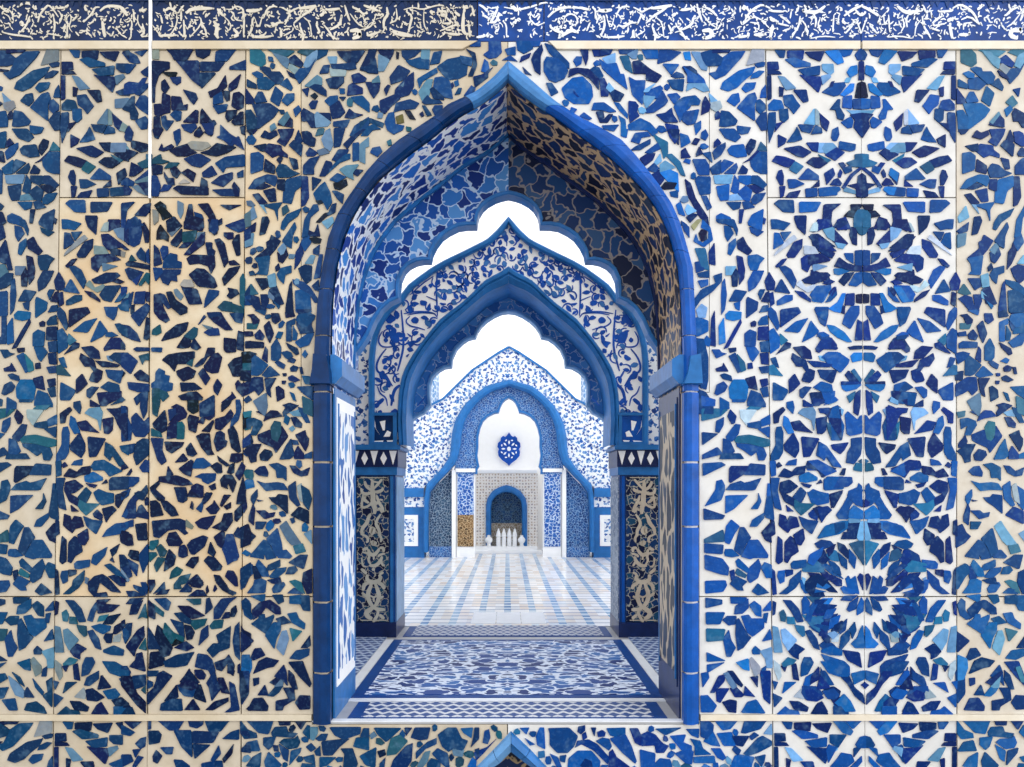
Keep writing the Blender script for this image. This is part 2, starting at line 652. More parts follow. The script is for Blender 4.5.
m 105 745 160 730 200 680 205 740 170 800 140 790
d 40 600 75 550 80 570 60 600
#b6 122 490
m 10 200 60 90 130 10 190 20 110 90 110 225 30 225
m 110 210 140 130 160 120 210 190 210 230
d 185 80 200 60 215 80 210 120 190 120
d 230 0 270 0 340 60 340 75 300 60
d 230 90 270 85 300 110 330 200 235 215
d 310 80 360 90 420 140 450 200 400 210 340 150
d 245 250 340 240 460 230 510 250 505 320 525 345 505 355 450 310 370 320 300 380 260 370
g 515 235 570 290 560 310 515 290
d 430 0 510 0 490 100 455 90
d 525 50 550 0 640 0 645 60
d 550 140 560 90 570 110 570 155
m 600 150 640 100 650 120 635 175
d 645 90 680 20 720 30 700 70 660 110
d 675 150 730 110 740 85 780 150 750 190 710 190
d 790 120 820 40 870 40 830 90 800 130
d 590 260 640 225 750 205 720 270 680 315 620 300
d 720 300 800 255 820 190 880 185 885 250 830 330
d 820 130 870 100 870 140 840 155
d 905 240 905 170 960 110 960 200 920 250
d 960 80 990 40 1000 140 970 190
d 360 405 380 345 430 335 485 420 460 445 380 445
d 455 510 465 450 500 440 520 470 525 525 490 540 460 530
d 525 440 560 400 650 365 685 380 660 450 580 515 555 510
d 515 600 560 540 610 535 610 570 570 625
d 660 565 690 530 740 540 800 610 790 640 730 645
d 690 500 715 410 750 500 735 530
d 740 375 800 330 820 340 820 420 800 460 770 440
m 805 470 840 355 890 355 935 530 920 560 885 570 850 595 830 530
d 830 690 850 645 890 650 920 700 925 767 910 767
m 900 350 930 300 960 330 960 390 910 370
d 950 300 1010 275 1030 330 1030 430 955 460 960 390
m 950 630 1030 580 1030 680 980 760 950 800
t 230 410 290 400 290 430 250 480 225 470
t 280 460 310 435 360 490 340 530 310 530
t 225 500 270 500 280 520 225 575
t 260 600 290 540 350 545 280 655
d 340 650 350 560 380 475 430 530 415 600
t 385 710 400 650 440 615 485 640 460 680
t 420 755 470 690 550 670 520 740 460 760 480 790 420 790
d 520 740 600 675 650 740 630 780 580 770
d 740 680 780 685 840 767 850 800 900 830 890 840 810 800 760 740
d 55 520 70 480 130 490 140 570 80 550
m 145 570 145 510 210 430 215 560 165 670
m 50 550 130 600 120 690 80 630
m 0 520 50 560 80 690 60 700 0 600
l 0 620 60 720 50 730 0 660
d 0 690 40 730 0 750
d 0 320 80 360 90 440 50 445 0 420
m 0 270 90 240 90 290 0 300
d 110 275 195 265 200 400 130 400
#b7 122 580
m 40 90 100 90 180 130 60 130
m 95 40 160 60 190 120 170 120 100 60
m 155 20 190 20 205 60 200 115 170 70
d 215 0 260 0 265 40 220 110
m 245 110 340 15 345 70 300 90
d 265 115 320 85 380 75 360 110
m 35 190 70 150 180 145 120 190
d 65 275 80 200 170 160 120 270
t 125 310 195 180 200 300 165 290
d 215 160 265 210 265 310 220 290
t 250 180 335 260 330 290 270 250
m 260 150 350 145 390 180 370 240 350 235
m 10 450 40 350 80 345 70 440 30 510
d 35 530 130 400 175 370 180 450 110 560 100 610
t 140 545 195 460 195 560
m 215 550 215 370 250 440 310 550
d 265 460 285 360 340 410 405 540 380 600 320 620
d 65 690 110 640 120 590 160 580 190 730
d 220 710 230 580 310 570 340 630 330 680
m 0 690 40 690 70 740 50 790 0 790
d 0 330 20 320 25 360 0 400
m 0 560 15 570 0 600
t 335 410 345 340 410 420 500 460 490 490 430 460 400 510
k 410 500 440 470 500 480 480 500 410 525
m 385 310 490 345 500 450 470 440
m 420 265 480 260 555 320 550 350 480 330
d 450 205 540 210 665 285 570 310 510 280
m 460 95 520 30 560 70 550 95
d 525 125 600 80 650 85 680 125
d 540 0 640 0 650 40 620 60 560 50
d 735 80 750 35 760 70 740 90
d 675 70 690 40 695 90 680 110
t 515 145 630 150 630 190 580 195
m 670 275 680 150 700 145 725 220
t 545 325 680 310 660 360 590 395 560 360
m 610 525 640 400 690 360 690 450
d 505 360 550 370 580 420 560 470 525 475
d 420 540 510 490 575 540 520 565
m 340 650 440 600 580 575 520 680 430 695 350 690
m 740 310 740 230 800 150 925 140 860 180 780 305
d 870 290 880 230 910 205 920 250 900 290
d 800 310 830 260 860 260 860 300
t 705 365 740 325 810 320 800 380 720 390
m 685 560 730 510 780 510 760 440 840 390 870 370 860 540 780 570 730 615
m 890 490 910 370 940 335 945 640 910 600
d 960 360 970 400 1030 430 1030 520 965 575
d 745 660 830 630 855 600 900 680 890 750 850 740 850 660 800 725 760 710
m 590 690 610 590 680 600 720 640 745 720 740 850 700 720 640 705
d 495 780 540 710 575 790 620 850 560 880 460 850
d 585 720 640 720 670 760 660 790 620 790 590 760
d 745 0 800 0 860 80 910 100 910 110 860 110 800 60
m 950 0 1010 0 980 60 955 60
m 960 170 990 145 1030 190 1030 310 970 230
b 970 600 1020 600 1020 710 970 690
d 930 680 945 670 945 745 930 740
#b8 122 671
d 0 40 70 40 120 180 190 250 190 340 120 270 0 110
m 85 40 190 30 190 110 150 130 110 140
t 160 150 190 115 190 180
d 290 20 330 0 400 40 330 130 210 270 210 180 260 130 280 70
m 210 0 290 0 290 35 210 40
m 210 75 245 90 245 120 210 140
d 465 85 540 -5 620 90 560 105
m 450 110 600 105 570 205 500 195 460 150
d 600 115 630 110 675 250 580 215
d 330 240 440 105 450 210
m 310 310 320 260 400 225 475 225 485 315
d 500 310 570 225 625 310
m 720 30 745 0 760 80 800 130 720 240 700 130 680 95
d 770 55 810 55 860 180 800 170
m 860 85 900 110 940 310 870 325 820 325 880 290
d 670 310 740 245 850 215 850 240 730 310
m 950 0 1020 0 1010 190 960 270 945 150
d 0 210 70 285 0 290
m 0 295 80 290 105 345 0 345
d 1000 300 1030 270 1030 315
d 850 0 900 0 890 35
m 275 380 510 375 450 470 380 470
m 530 378 655 378 645 430 600 455 545 440
m 670 400 720 380 875 378 790 480 700 480
m 420 475 555 475 565 690 480 600
m 568 480 775 490 730 570 568 575
m 568 585 710 590 585 700
m 805 540 870 490 935 470 935 545
m 215 480 290 480 315 510 300 570 220 585
m 715 710 780 590 790 660 740 720
d 810 700 900 580 880 660 820 730
m 250 680 275 635 320 680 285 735 255 720
m 310 610 410 610 400 660 360 660
m 420 710 480 715 540 760 540 800 450 800
m 640 740 740 720 740 790 650 800
m 750 720 800 720 810 800 750 800
m 110 580 150 540 190 530 185 600 150 620
m 90 630 150 625 110 690
m 0 670 70 670 90 720 0 767
m 90 760 130 680 170 690 110 767
m 20 400 160 405 90 460
m 0 430 100 490 70 515 0 500
m 950 390 1010 480 1030 530 950 500
m 960 620 1000 580 1030 570 1030 650 960 640
m 215 380 230 390 230 460 215 465
#c1 240 40
t 85 65 140 60 200 120 205 190 170 215 85 180
t 220 78 300 80 440 95 380 135 270 100
l 250 90 310 100 395 160 380 230 340 200
d 400 150 440 125 505 190 490 220 400 185
t 460 100 500 80 600 85 540 130
l 510 210 540 130 620 85 620 150 550 230
m 440 290 480 235 560 230 620 150 540 280 475 350
g 385 225 410 195 475 240 440 275
d 375 240 440 285 465 330 400 290
m 630 90 650 72 705 75 690 120 620 160
m 160 230 200 220 240 230 250 260 320 260 350 300 330 350 290 355
m 320 355 380 310 420 380 410 405
m 100 270 140 255 185 280 180 310 140 305
m 60 320 130 360 130 390 60 375
m 140 320 210 300 280 355 230 400 145 390
d 50 380 115 480 110 510 50 510
m 120 480 150 420 180 420 215 495 130 505
m 245 485 285 375 345 430 310 530
m 100 515 240 510 310 560 270 620 150 710 130 710 140 620
m 50 570 90 565 135 630 135 710 60 720
d 55 730 130 720 90 755
l 310 660 380 580 400 620 350 690
d 300 680 380 600 420 640 420 700
l 520 370 620 285 655 310 655 360 570 380
m 640 270 670 210 715 205 705 265
l 705 140 775 138 770 190 725 190
d 780 95 890 95 930 195 880 200 800 130
d 890 95 1000 92 940 180 895 190
m 730 205 920 190 930 230 880 240 740 230
g 720 230 850 250 840 290 730 290
d 960 240 1020 120 1035 120 1035 260
d 690 320 740 305 830 300 830 340 780 390 720 385
d 560 380 600 360 650 370 690 410 690 450 640 430
d 500 400 550 390 540 455
k 570 450 600 430 620 450 600 475
d 555 520 580 490 620 490 600 550 570 550
m 800 395 835 395 835 430 805 430
d 895 290 950 270 1010 310 1000 335 910 350
d 870 370 900 350 980 390 980 430 860 445
m 680 490 720 455 780 450 780 490 720 530
d 795 460 845 460 825 485
d 720 540 795 490 840 580 800 620 740 630
m 890 460 980 450 1035 510 1035 580 920 500
d 840 620 875 555 920 590 990 605 900 630
m 430 560 470 530 490 560 445 615
t 440 500 490 450 530 510 490 540
d 490 590 510 550 600 600 610 700 570 700 540 650 500 650
l 600 600 620 580 725 660 700 690 610 700
d 630 580 720 590 730 650
m 750 660 880 640 850 700 750 690
d 755 710 840 705 800 850 755 860
m 880 767 920 690 1030 620 1030 680 930 767
d 305 720 430 715 415 765 360 850 300 815 330 780
l 675 767 690 730 720 710 730 830 720 880 670 830 655 800
#c2 240 130
d 170 55 200 10 235 30 290 10 300 40 240 75
d 60 0 140 0 110 30 80 35
d 440 80 470 0 500 90 480 110
d 395 125 430 85 500 120 490 215
d 500 20 540 15 570 30 580 60 605 75 595 130 560 130 510 100
l 655 80 690 10 720 10 745 120 720 170 680 140
d 110 130 210 115 210 170 170 170
d 200 170 230 115 330 130 335 165 380 200 380 220 310 200 260 220
d 530 190 560 145 620 185 590 210 540 210
d 395 225 455 240 465 310 430 315
m 90 190 150 180 190 210 180 320 90 350
d 195 330 205 235 280 290 275 350
m 290 320 320 275 370 285 420 330 480 350 400 380 310 380
m 70 470 120 400 220 360 290 370 300 400 280 450 200 410 110 470
d 110 470 190 425 250 450 180 475
d 190 490 280 470 290 570 240 575
d 305 400 360 400 355 490 300 470
m 375 400 490 370 490 450 440 490 410 590 345 580 350 500
d 105 520 150 510 220 585 160 595
m 170 595 340 580 300 640 300 735 280 640
l 160 600 190 605 215 680
l 50 700 110 610 135 700 60 740
d 180 700 220 695 235 730 200 830 160 840
m 340 740 380 680 500 630 460 690 390 740 350 800 330 790
d 510 290 560 235 640 210 590 300 590 355 510 355
d 500 375 540 375 550 540 520 600 495 610
d 580 380 650 400 580 490
l 620 170 680 150 715 185 640 205
d 690 250 730 260 740 285 680 370 640 370
d 740 240 790 160 870 160 850 200 770 250
m 690 360 760 270 850 200 880 195 880 230 800 260 720 330
d 830 120 890 60 980 0 1010 0 930 60 880 120 860 150
m 905 110 950 105 950 240 905 250
l 960 120 1030 60 1030 130 1000 140 1000 270 960 250
l 800 320 850 290 950 280 900 350 910 400 850 370
m 720 400 780 350 850 380 780 420
k 750 430 850 400 860 440 800 480 760 470
d 890 340 940 320 985 325 940 370
m 590 510 640 450 680 420 720 500 735 580 700 640 660 560 610 560
k 610 570 660 560 670 580 630 595
m 520 720 590 600 620 600 630 640 560 700 540 850 500 860
k 610 740 680 670 740 660 640 740
d 740 600 770 590 760 660 700 690
m 740 490 770 490 830 520 820 590 780 550
l 660 740 740 700 750 740 700 790
#c3 240 220
m 340 170 440 20 450 60 420 130 410 225 380 210
d 130 300 220 230 215 180 240 165 255 125 325 170 280 240 240 285 140 305
m 120 310 240 290 220 440 130 435 160 410 150 350
l 305 240 350 190 370 220 350 270 330 280
d 300 260 340 290 370 225 385 280 340 345 310 330
d 285 380 310 350 320 390 290 410
m 300 440 330 390 410 370 410 420 360 440 350 510 320 480
d 125 470 215 470 230 530 180 560
l 225 450 280 430 290 530 240 540
t 45 580 90 515 145 590 100 600
d 50 630 100 605 150 620 165 690 180 690 170 600 220 600 230 650 190 755 130 720 90 670
d 235 560 290 525 350 670 320 680 270 670
l 230 570 275 620 270 640 230 620
m 265 640 320 690 310 710
d 370 700 400 520 420 490 430 767 370 740
m 425 480 510 500 560 540 640 660 600 660 560 590 500 560 430 510
m 445 570 490 560 560 600 570 740 450 740
d 580 530 630 480 635 570 600 560
d 430 400 450 260 480 220 490 180 510 260 470 350
m 490 190 540 60 570 180 520 250
d 540 80 600 110 630 30 640 130 560 130
k 560 150 600 140 650 155 640 185 590 185
m 590 240 640 200 630 280 590 270
l 520 350 570 285 600 290 580 350
d 470 390 520 360 575 370 570 480 530 510 490 450
m 595 470 640 280 660 280 640 460
l 45 120 110 110 100 200 45 220
d 40 90 130 20 120 90 60 110
m 470 760 560 745 600 767 590 800 540 850 500 860 450 800
#c4 240 310
m 115 0 210 0 200 40
d 60 40 110 35 155 80 150 105 110 115 90 60
t 60 110 100 110 145 115 130 150 60 150
d 255 30 310 30 325 80 285 110 260 90
d 195 130 235 90 270 190 240 265 215 210
d 40 185 100 175 105 205 45 210
d 120 200 160 160 195 210 180 240 130 230
d 50 270 80 252 190 262 190 300 50 305
d 180 390 205 295 220 320 220 420
m 255 290 295 230 328 300 325 380 300 410 255 400
m 285 420 310 410 360 440 350 470 310 450
d 20 350 80 335 130 350 90 400 40 430
m 100 390 125 365 225 440 170 510 140 525 95 520
m 180 520 240 450 320 520 210 540
d 15 500 80 490 70 560 20 560
d 20 600 110 540 180 540 190 640 150 680 120 640 70 670 20 690
d 200 550 290 545 240 630 250 700 220 670
d 290 620 310 610 350 640 355 700 300 730
l 110 730 210 665 220 770 200 850 150 800
m 380 410 420 385 445 400 430 425
d 405 465 430 445 465 460 450 490 410 490
d 480 460 495 460 505 510 490 510
d 345 510 370 510 370 525 350 528
d 390 540 420 525 480 560 440 575 395 560
d 340 570 365 570 360 590 342 590
d 370 255 460 310 470 350 450 360 390 300
m 375 100 440 70 440 110 410 120 410 250 375 250
m 430 120 460 190 450 240 425 240
d 460 50 520 45 510 100 475 170 455 120
m 520 50 590 40 570 120 590 180 480 190
m 445 260 560 180 590 190 550 280 480 300
m 455 615 580 610 580 720 510 670
t 500 690 580 730 580 850 510 820
m 400 650 430 670 450 730 430 720
d 365 20 420 0 440 50 370 60
d 455 0 580 0 530 30 470 30
#c5 240 400
d 345 40 400 25 470 45 350 130 345 100 370 60
d 190 170 210 120 250 85 300 90 340 130 240 145
l 400 100 470 80 490 130 430 125
m 470 60 510 70 560 180 530 180 480 100
d 410 140 450 140 495 190 490 220 440 210
t 250 220 280 170 325 180 330 260 300 330 260 310
d 145 280 240 240 260 320 300 335 330 300 340 200 385 290 290 420 270 380 180 340 150 320
d 445 280 520 245 530 285 550 310 545 360 525 410
m 320 475 370 370 410 310 420 380 435 440 400 470
d 435 430 465 370 510 430 510 470 440 470
m 520 440 575 415 575 465 520 465
d 40 350 90 285 105 330 90 370 40 380
m 55 155 110 145 170 170 180 200 130 280 90 280 110 200 60 230
t 30 100 90 90 85 130 40 140
d 30 410 100 355 170 355 130 440 130 490 90 500 70 450
d 160 440 200 395 250 410 260 440 220 485 170 480
d 120 570 160 535 200 530 225 580 220 610 150 600
m 235 515 300 505 370 540 370 650 350 620 300 620 290 560
d 400 525 440 530 490 575 560 540 540 600 490 610 430 580
m 135 640 200 670 300 660 350 670 385 720 290 715 210 725
m 390 690 445 650 450 767 480 840 460 850 400 790
g 460 690 490 670 510 767 520 830 480 800
m 490 680 550 720 575 790 550 880 510 830
d 130 90 150 90 180 125
m 95 767 140 715 140 767 110 840 90 800
#c6 240 490
d 235 60 290 60 310 35 380 45 385 190 320 130 260 90
d 410 200 475 135 550 170 550 270
d 130 165 200 165 230 190 280 180 270 210 200 230
d 75 210 105 110 120 150 110 280 75 250
m 130 255 210 255 180 310 130 310
d 10 300 60 275 90 340 125 370 80 420 10 460
d 135 70 190 90 150 90
l 320 290 370 250 400 300 490 430 420 440 380 400
m 215 390 300 305 330 420 340 490 290 530 260 450
m 80 530 190 400 220 410 250 460 290 540 215 555 200 510 190 550
m 300 520 340 485 370 480 415 530 400 545 310 540
t 430 450 500 430 525 490 450 510
m 390 580 480 520 540 520 510 630
l 515 350 570 320 575 440
m 215 640 230 600 320 560 320 610 250 640
m 130 600 150 560 220 640 230 690 180 690
m 10 630 80 590 100 600 110 660 80 690 20 790 10 790
d 105 610 130 610 170 700 120 710
m 120 720 170 710 210 730 200 820 60 825 110 760
m 370 670 390 620 440 610 460 640 430 670
m 240 690 290 630 370 620 360 650 300 700 250 700
d 500 740 510 660 575 630 575 820 540 830
t 400 730 440 720 490 740 520 830 470 800
d 220 720 320 700 330 740 350 760 260 745
#c7 240 580
m 260 70 290 25 350 20 360 40 320 95 270 100
m 380 105 430 65 490 85 500 110
m 80 120 200 115 195 160 170 170
m 260 120 340 118 350 170 310 190
m 400 130 490 120 490 190 400 185
m 485 190 490 125 555 125 560 245 510 240
m 20 200 50 150 75 170 75 240 110 300 90 315 40 280
d 100 240 160 180 240 160 320 220 325 270 290 270 210 210 170 270 110 315
m 95 350 150 310 160 275 195 275 200 310 270 280 270 300 215 430
m 290 310 350 290 410 340 330 355
m 385 270 450 260 470 310 520 350 515 390 420 340
m 205 440 270 340 325 340 325 400 290 470 275 550
t 400 385 495 410 425 490
l 295 540 340 410 370 405 390 470 350 600
d 10 410 110 485 10 580
d 90 620 120 550 165 545 200 600 110 640
d 490 540 560 440 565 520 540 540
m 400 625 450 565 555 550 550 600 480 635
d 105 750 150 650 210 620 310 645 270 690 220 700
b 20 600 90 630 95 700 60 790 15 800
d 390 655 500 650 520 700 570 830 560 850 480 770
t 480 700 510 690 535 770 560 820 520 810
d 280 767 350 680 370 730 380 850 340 790
d 390 720 430 760 460 870 430 870 390 800
#c8 240 671
d 240 90 360 0 360 20 280 110
l 280 120 360 40 340 130 300 130
m 225 195 280 130 345 120 310 170 270 200
d 145 190 200 110 225 190
d 110 60 150 55 150 100 115 115
d 0 0 70 0 70 180 10 260
d 350 135 430 135 440 230 400 240 380 190
d 290 240 400 220 420 235 350 280 340 310 290 310
d 445 250 480 195 560 200 560 300 480 305
d 65 310 110 220 180 215 225 280 220 315
m 30 370 275 372 230 500 150 490
d 300 365 405 390 400 430 320 430
d 420 370 545 375 490 465
m 10 390 60 470 130 500 135 530 40 540 10 500
m 255 490 280 450 370 445 385 490 460 500 430 530 260 515
m 505 490 540 435 558 440 558 545
l 568 450 620 450 620 500 590 550 568 540
m 610 540 650 505 700 505 685 550 630 555
m 720 450 965 450 960 500 830 545 760 510
m 655 565 780 550 880 545 800 600 740 670 670 670
m 910 600 930 535 1030 530 1030 630
m 965 520 990 460 1030 460 1030 525
m 190 535 285 525 260 600 230 625 190 590
m 10 640 60 570 135 555 160 635
m 320 570 350 545 440 540 460 520 480 570 460 610 390 620
m 310 580 390 635 380 720 350 700
m 390 755 410 640 490 615 480 650
m 50 760 100 690 170 650 160 767
m 200 720 230 650 330 750 320 767 210 767
m 600 640 640 600 645 675 610 670
m 510 690 590 670 600 740 530 720
m 640 690 770 690 700 750 640 767
m 810 620 900 620 940 740 930 767 830 767 840 660
m 965 680 1030 640 1030 750 1000 740
d 440 0 520 0 460 -40
m 490 767 500 740 600 750 600 767
#d1 360 40
d 80 70 135 70 95 210 35 200
d 5 230 95 205 130 140 145 270 70 265
l 150 120 235 165 190 250 150 250
d 145 80 270 80 265 110 240 160 160 110
k 295 100 310 105 305 150 295 150
m 335 90 495 80 440 130 370 160 340 130
l 495 85 510 50 560 50 550 165 490 150
m 370 170 420 165 480 145 495 165 555 165 550 235 470 230 400 200
m 240 300 310 205 400 250 350 320 250 355
d 285 400 380 300 430 260 430 370 390 440 320 460 280 440
d 160 490 280 440 320 470 250 530 200 590 165 570
l 330 370 390 310 390 400
l 100 330 150 290 160 340 100 345
d 45 340 160 345 150 410 110 465 80 420
d 195 400 225 365 240 370 205 450
m 0 660 80 630 190 670 180 700 80 660 0 710
m 10 767 50 700 110 680 170 720 100 720 60 767
d 640 190 800 30 860 0 850 70 760 110
m 620 220 700 160 800 140 860 200 850 280 790 310 700 320 650 260
b 800 130 900 150 890 210 820 190
m 460 320 610 230 620 260 500 330 470 390
d 850 70 920 110 935 200 900 290 870 290 910 200 900 130
m 600 310 660 300 720 340 740 470 680 460 590 380
d 560 400 600 370 670 450 670 480 590 470
l 470 420 540 320 580 320 550 450 500 490
m 500 500 540 450 570 480 640 490 660 510 520 515
d 720 360 740 345 750 370 730 395
m 760 440 790 390 810 390 800 430
d 910 310 1023 270 1023 300 920 380
m 840 460 890 370 915 400 910 450
m 280 550 290 510 400 480 470 510 440 550 330 560 270 580
m 200 660 230 590 270 580 280 680 350 690 340 720 270 755 220 720
k 360 570 400 570 445 640 400 630
o 290 620 340 600 350 660 300 670
m 580 560 600 530 660 530 650 590 600 600
m 500 530 520 530 570 600 540 610
d 480 595 500 580 510 605 495 615
m 440 690 520 660 500 700 430 730
#d2 464 0
m 45 330 130 330 130 372 50 372
m 200 335 290 335 300 420 260 460 200 470 160 440 200 410
m 140 570 165 480 190 500 200 550 170 580
d 75 620 150 600 240 540 150 640 90 700
m 0 767 60 690 90 710 60 767
m 420 335 520 335 550 390 480 430 430 400
m 330 400 410 380 410 440 350 440
m 525 335 610 335 600 370 550 372
d 440 500 460 460 540 430 520 460
d 540 480 560 430 620 360 630 400 610 450 610 600 570 570
d 470 530 530 600 540 610 490 590
m 645 350 700 370 840 510 840 550 780 520 680 420
m 640 500 660 460 740 470 800 520 830 570 800 630 730 660 680 640 640 570
d 700 540 740 520 770 550 760 600 720 610
d 920 370 990 370 990 470 970 530
m 660 670 700 670 750 740 700 767
m 300 480 370 450 430 500 350 480
#d3 560 40
m 15 390 100 310 180 300 250 370 260 450 230 510 110 510 40 460
d 110 380 160 360 200 400 190 450 140 460 110 430
d 65 300 80 240 130 230 230 240 310 320 310 400 240 310 150 260
m 230 250 270 220 310 225 345 290 310 330
d 255 65 320 65 320 130 275 130
d 325 65 420 75 400 115 325 130
l 340 150 440 110 440 180 380 200
m 315 150 370 200 450 190 480 280 510 280 540 400 440 320 340 230
d 320 320 350 310 380 370 390 420 380 450 330 450
d 395 420 430 400 510 440 480 490 430 490
l 370 390 390 350 430 400 400 420
m 470 80 620 65 560 115 480 110
l 540 120 625 70 610 150 580 150
t 480 135 540 130 560 180 580 270 520 230
d 580 180 630 170 720 240 810 290 770 340 690 320 690 270 590 270
m 550 300 600 330 680 330 660 520 580 440
l 670 420 680 400 770 350 700 420
m 680 420 800 370 820 390 780 470 690 460
l 670 450 760 460 690 550 670 500
m 690 560 760 500 820 410 860 490 840 520 750 580 690 585
m 650 70 780 65 780 150 690 150
m 795 70 970 100 890 160 780 190
m 820 195 950 200 890 280
m 890 290 930 260 980 280 990 300 920 305
m 860 325 990 320 980 410 900 390
d 980 220 1040 215 1090 250 1100 300 1050 320 1000 260
m 860 440 930 430 960 460 910 510
m 910 530 1023 470 1060 450 1040 540 980 590 960 660
d 770 600 840 590 890 550 900 600 940 660 840 660
m 1100 560 1080 670 1020 680 980 650 990 590
d 840 670 940 690 950 767 920 830 880 780
d 550 495 600 500 625 530 610 580 630 610 560 660 550 590
m 430 500 470 510 540 600 540 630 480 570
m 255 560 270 510 350 505 450 580 400 580 330 560
d 290 580 340 570 350 620 340 640 390 600 420 600 380 660 320 660
m 340 690 470 680 430 730 350 710
m 80 580 90 545 130 560 110 585
m 160 610 190 585 250 630 230 640
m 545 680 640 630 720 670 780 740 740 767 700 720 550 720
b 470 600 520 640 530 767 490 767 490 660
#d4 610 130
m 90 0 140 0 130 60 95 50
m 170 90 200 30 300 20 320 50 250 60 230 110
m 160 160 200 140 320 80 320 110 240 160
m 280 180 380 110 400 150 320 190
d 240 230 300 190 360 190 340 240 280 285
l 350 270 400 190 410 250 370 280
m 290 320 350 270 390 310 360 340
d 320 370 400 320 430 400 400 440
b 400 345 480 322 540 350 550 500 480 430
l 400 280 440 250 520 300 480 318 400 340
k 410 460 440 420 530 430 510 470 430 475
m 480 500 540 490 540 540 490 530
t 330 10 380 60 460 100 460 190 430 230 410 150
d 460 0 550 0 545 130
t 440 200 490 195 560 260 600 370 570 360 530 290
m 560 30 620 50 640 100 570 140
d 655 110 680 70 715 80 690 120
d 570 170 600 150 620 190 640 220 570 225
d 690 190 710 140 740 190 690 210
m 740 190 800 180 815 270
m 660 240 760 240 790 290 790 360 710 360
m 680 400 700 375 800 380 800 510 720 520
m 730 530 770 530 810 620 780 640
d 600 390 640 430 680 550 780 700 790 767 720 700 620 520
m 530 600 560 580 600 690 550 670
d 610 700 660 670 700 680 640 740
l 600 640 620 600 690 650 620 680
m 570 730 620 767 570 767
#d5 660 220
m 175 10 230 60 230 150 190 80
k 310 110 330 80 370 90 370 160 330 170
m 270 170 290 110 300 170 340 190 390 150 390 90 330 60 340 0 400 60 420 160 350 215
o 250 50 300 0 330 0 270 80
t 280 230 360 230 390 400 340 390
m 280 340 340 330 350 400 290 420
m 300 430 390 410 390 460 310 455
m 305 490 380 480 380 520 330 540
d 390 260 440 180 440 360 395 350
m 260 660 330 560 450 510 430 450 490 430 490 490 420 570 320 640 270 720
d 325 740 360 640 400 590 440 570 440 767 400 740
#d6 664 310
m 215 80 270 60 350 90 350 170 270 210 210 200
m 255 230 310 235 330 300 350 380 350 560 340 610 275 610 280 450
m 320 240 340 210 370 240 360 290 330 280
d 380 70 410 0 410 290 370 280
m 280 640 330 660 390 750 390 830 280 830
#d7 670 40
l 170 100 240 105 295 210 290 245 250 235
m 245 110 330 85 420 150 400 205 290 210 260 160
m 105 215 160 220 270 320 280 348 140 342 140 280
l 140 355 280 355 310 405 270 415 190 375 130 410
m 35 510 110 460 200 450 240 490 230 520 160 520 100 580 90 650 60 570
d 250 600 260 500 280 455 320 520 310 570
m 105 580 230 560 210 640 180 670 100 650
m 260 610 330 570 360 640 350 700 260 710
m 195 680 245 650 245 710 205 760
#d8 670 671
m 245 200 300 195 370 275 340 325 250 325
d 370 160 400 140 470 140 400 250 375 240
d 325 170 390 40 440 30 430 80 350 170
l 430 20 460 10 530 120 500 140 460 80
d 460 0 500 0 580 110 570 125 520 90
d 480 140 530 130 590 190 570 205 520 205
d 590 190 600 120 680 205
d 420 250 480 230 530 240 525 330 470 325
m 570 330 620 250 690 230 760 335
d 645 50 700 40 695 135
m 250 20 300 10 310 50 260 130
d 720 0 800 0 800 265 750 220
m 245 400 290 385 345 430 340 480 290 540 245 520
m 270 560 340 480 400 600 330 590
m 355 395 540 395 480 460 420 470
m 375 500 490 490 520 595 430 595
d 495 520 630 520 580 600 530 590
m 570 490 600 390 770 395 720 460 600 495
m 590 660 700 540 740 520 810 560 810 590 700 650 620 675
l 750 500 810 420 815 505
m 330 620 400 620 445 690 420 710 380 690
m 480 767 520 680 560 670 670 690 650 750 640 800
m 680 690 760 670 750 720 730 760
m 160 540 240 560 260 620 330 670 200 670 200 600
m 130 465 230 465 225 530 170 510
m 0 520 120 510 100 570 170 600 170 630 90 630
m 40 660 90 640 185 640 170 740 120 730
b 190 690 350 680 360 730 190 730
#e1 350 671
m 195 455 415 455 290 565 220 500
d 440 455 495 455 450 515
m 490 530 520 455 640 455 620 540 560 550
m 400 500 420 475 440 500 430 540 410 540
t 215 540 240 540 275 575 250 590 210 575
t 300 640 330 540 400 510 460 560 370 660 300 670
m 80 680 210 610 200 767 130 750
m 240 740 290 690 270 790 240 790
d 330 767 350 710 450 600 500 580 490 720 440 790
m 530 650 620 570 690 540 690 580 600 620 530 700
m 705 510 780 455 850 455 890 540 940 560 900 640 830 610 790 640 740 600
b 890 460 980 455 970 530 910 490
l 820 620 900 640 920 620 900 680 830 670
d 795 690 810 665 830 690 810 715
m 660 660 700 620 780 660 800 790 740 740
m 620 740 650 700 720 720 720 790 620 790
l 540 760 600 650 640 640 620 720 560 790
m 990 530 1000 455 1030 455 1030 540 960 610
m 930 790 980 690 1000 720 1000 790
m 1000 630 1030 620 1030 700
#e2 450 671
m 265 570 280 480 310 470 320 530 300 580
d 195 650 300 610 380 540 270 650 210 710
m 690 520 720 455 750 455 760 620 700 590
m 560 455 630 455 610 500
m 600 530 680 590 640 590
m 800 500 790 460 950 455 1020 520 990 600 940 650 860 650 800 590
d 810 540 850 510 900 520 890 610 840 620
m 800 655 860 690 900 790 870 790
m 130 790 180 690 210 720 200 790
#e3 560 671
d 250 455 285 455 270 525
d 115 610 140 560 230 550 300 590 390 690 380 740 270 630 170 580
m 290 560 340 535 390 545 410 600 390 630
m 70 700 140 640 250 640 320 720 310 800 60 800
d 160 760 200 700 250 720 260 790 170 800
m 375 460 520 455 520 500 440 520 400 510
m 400 540 520 505 570 600 610 720 600 735 500 650
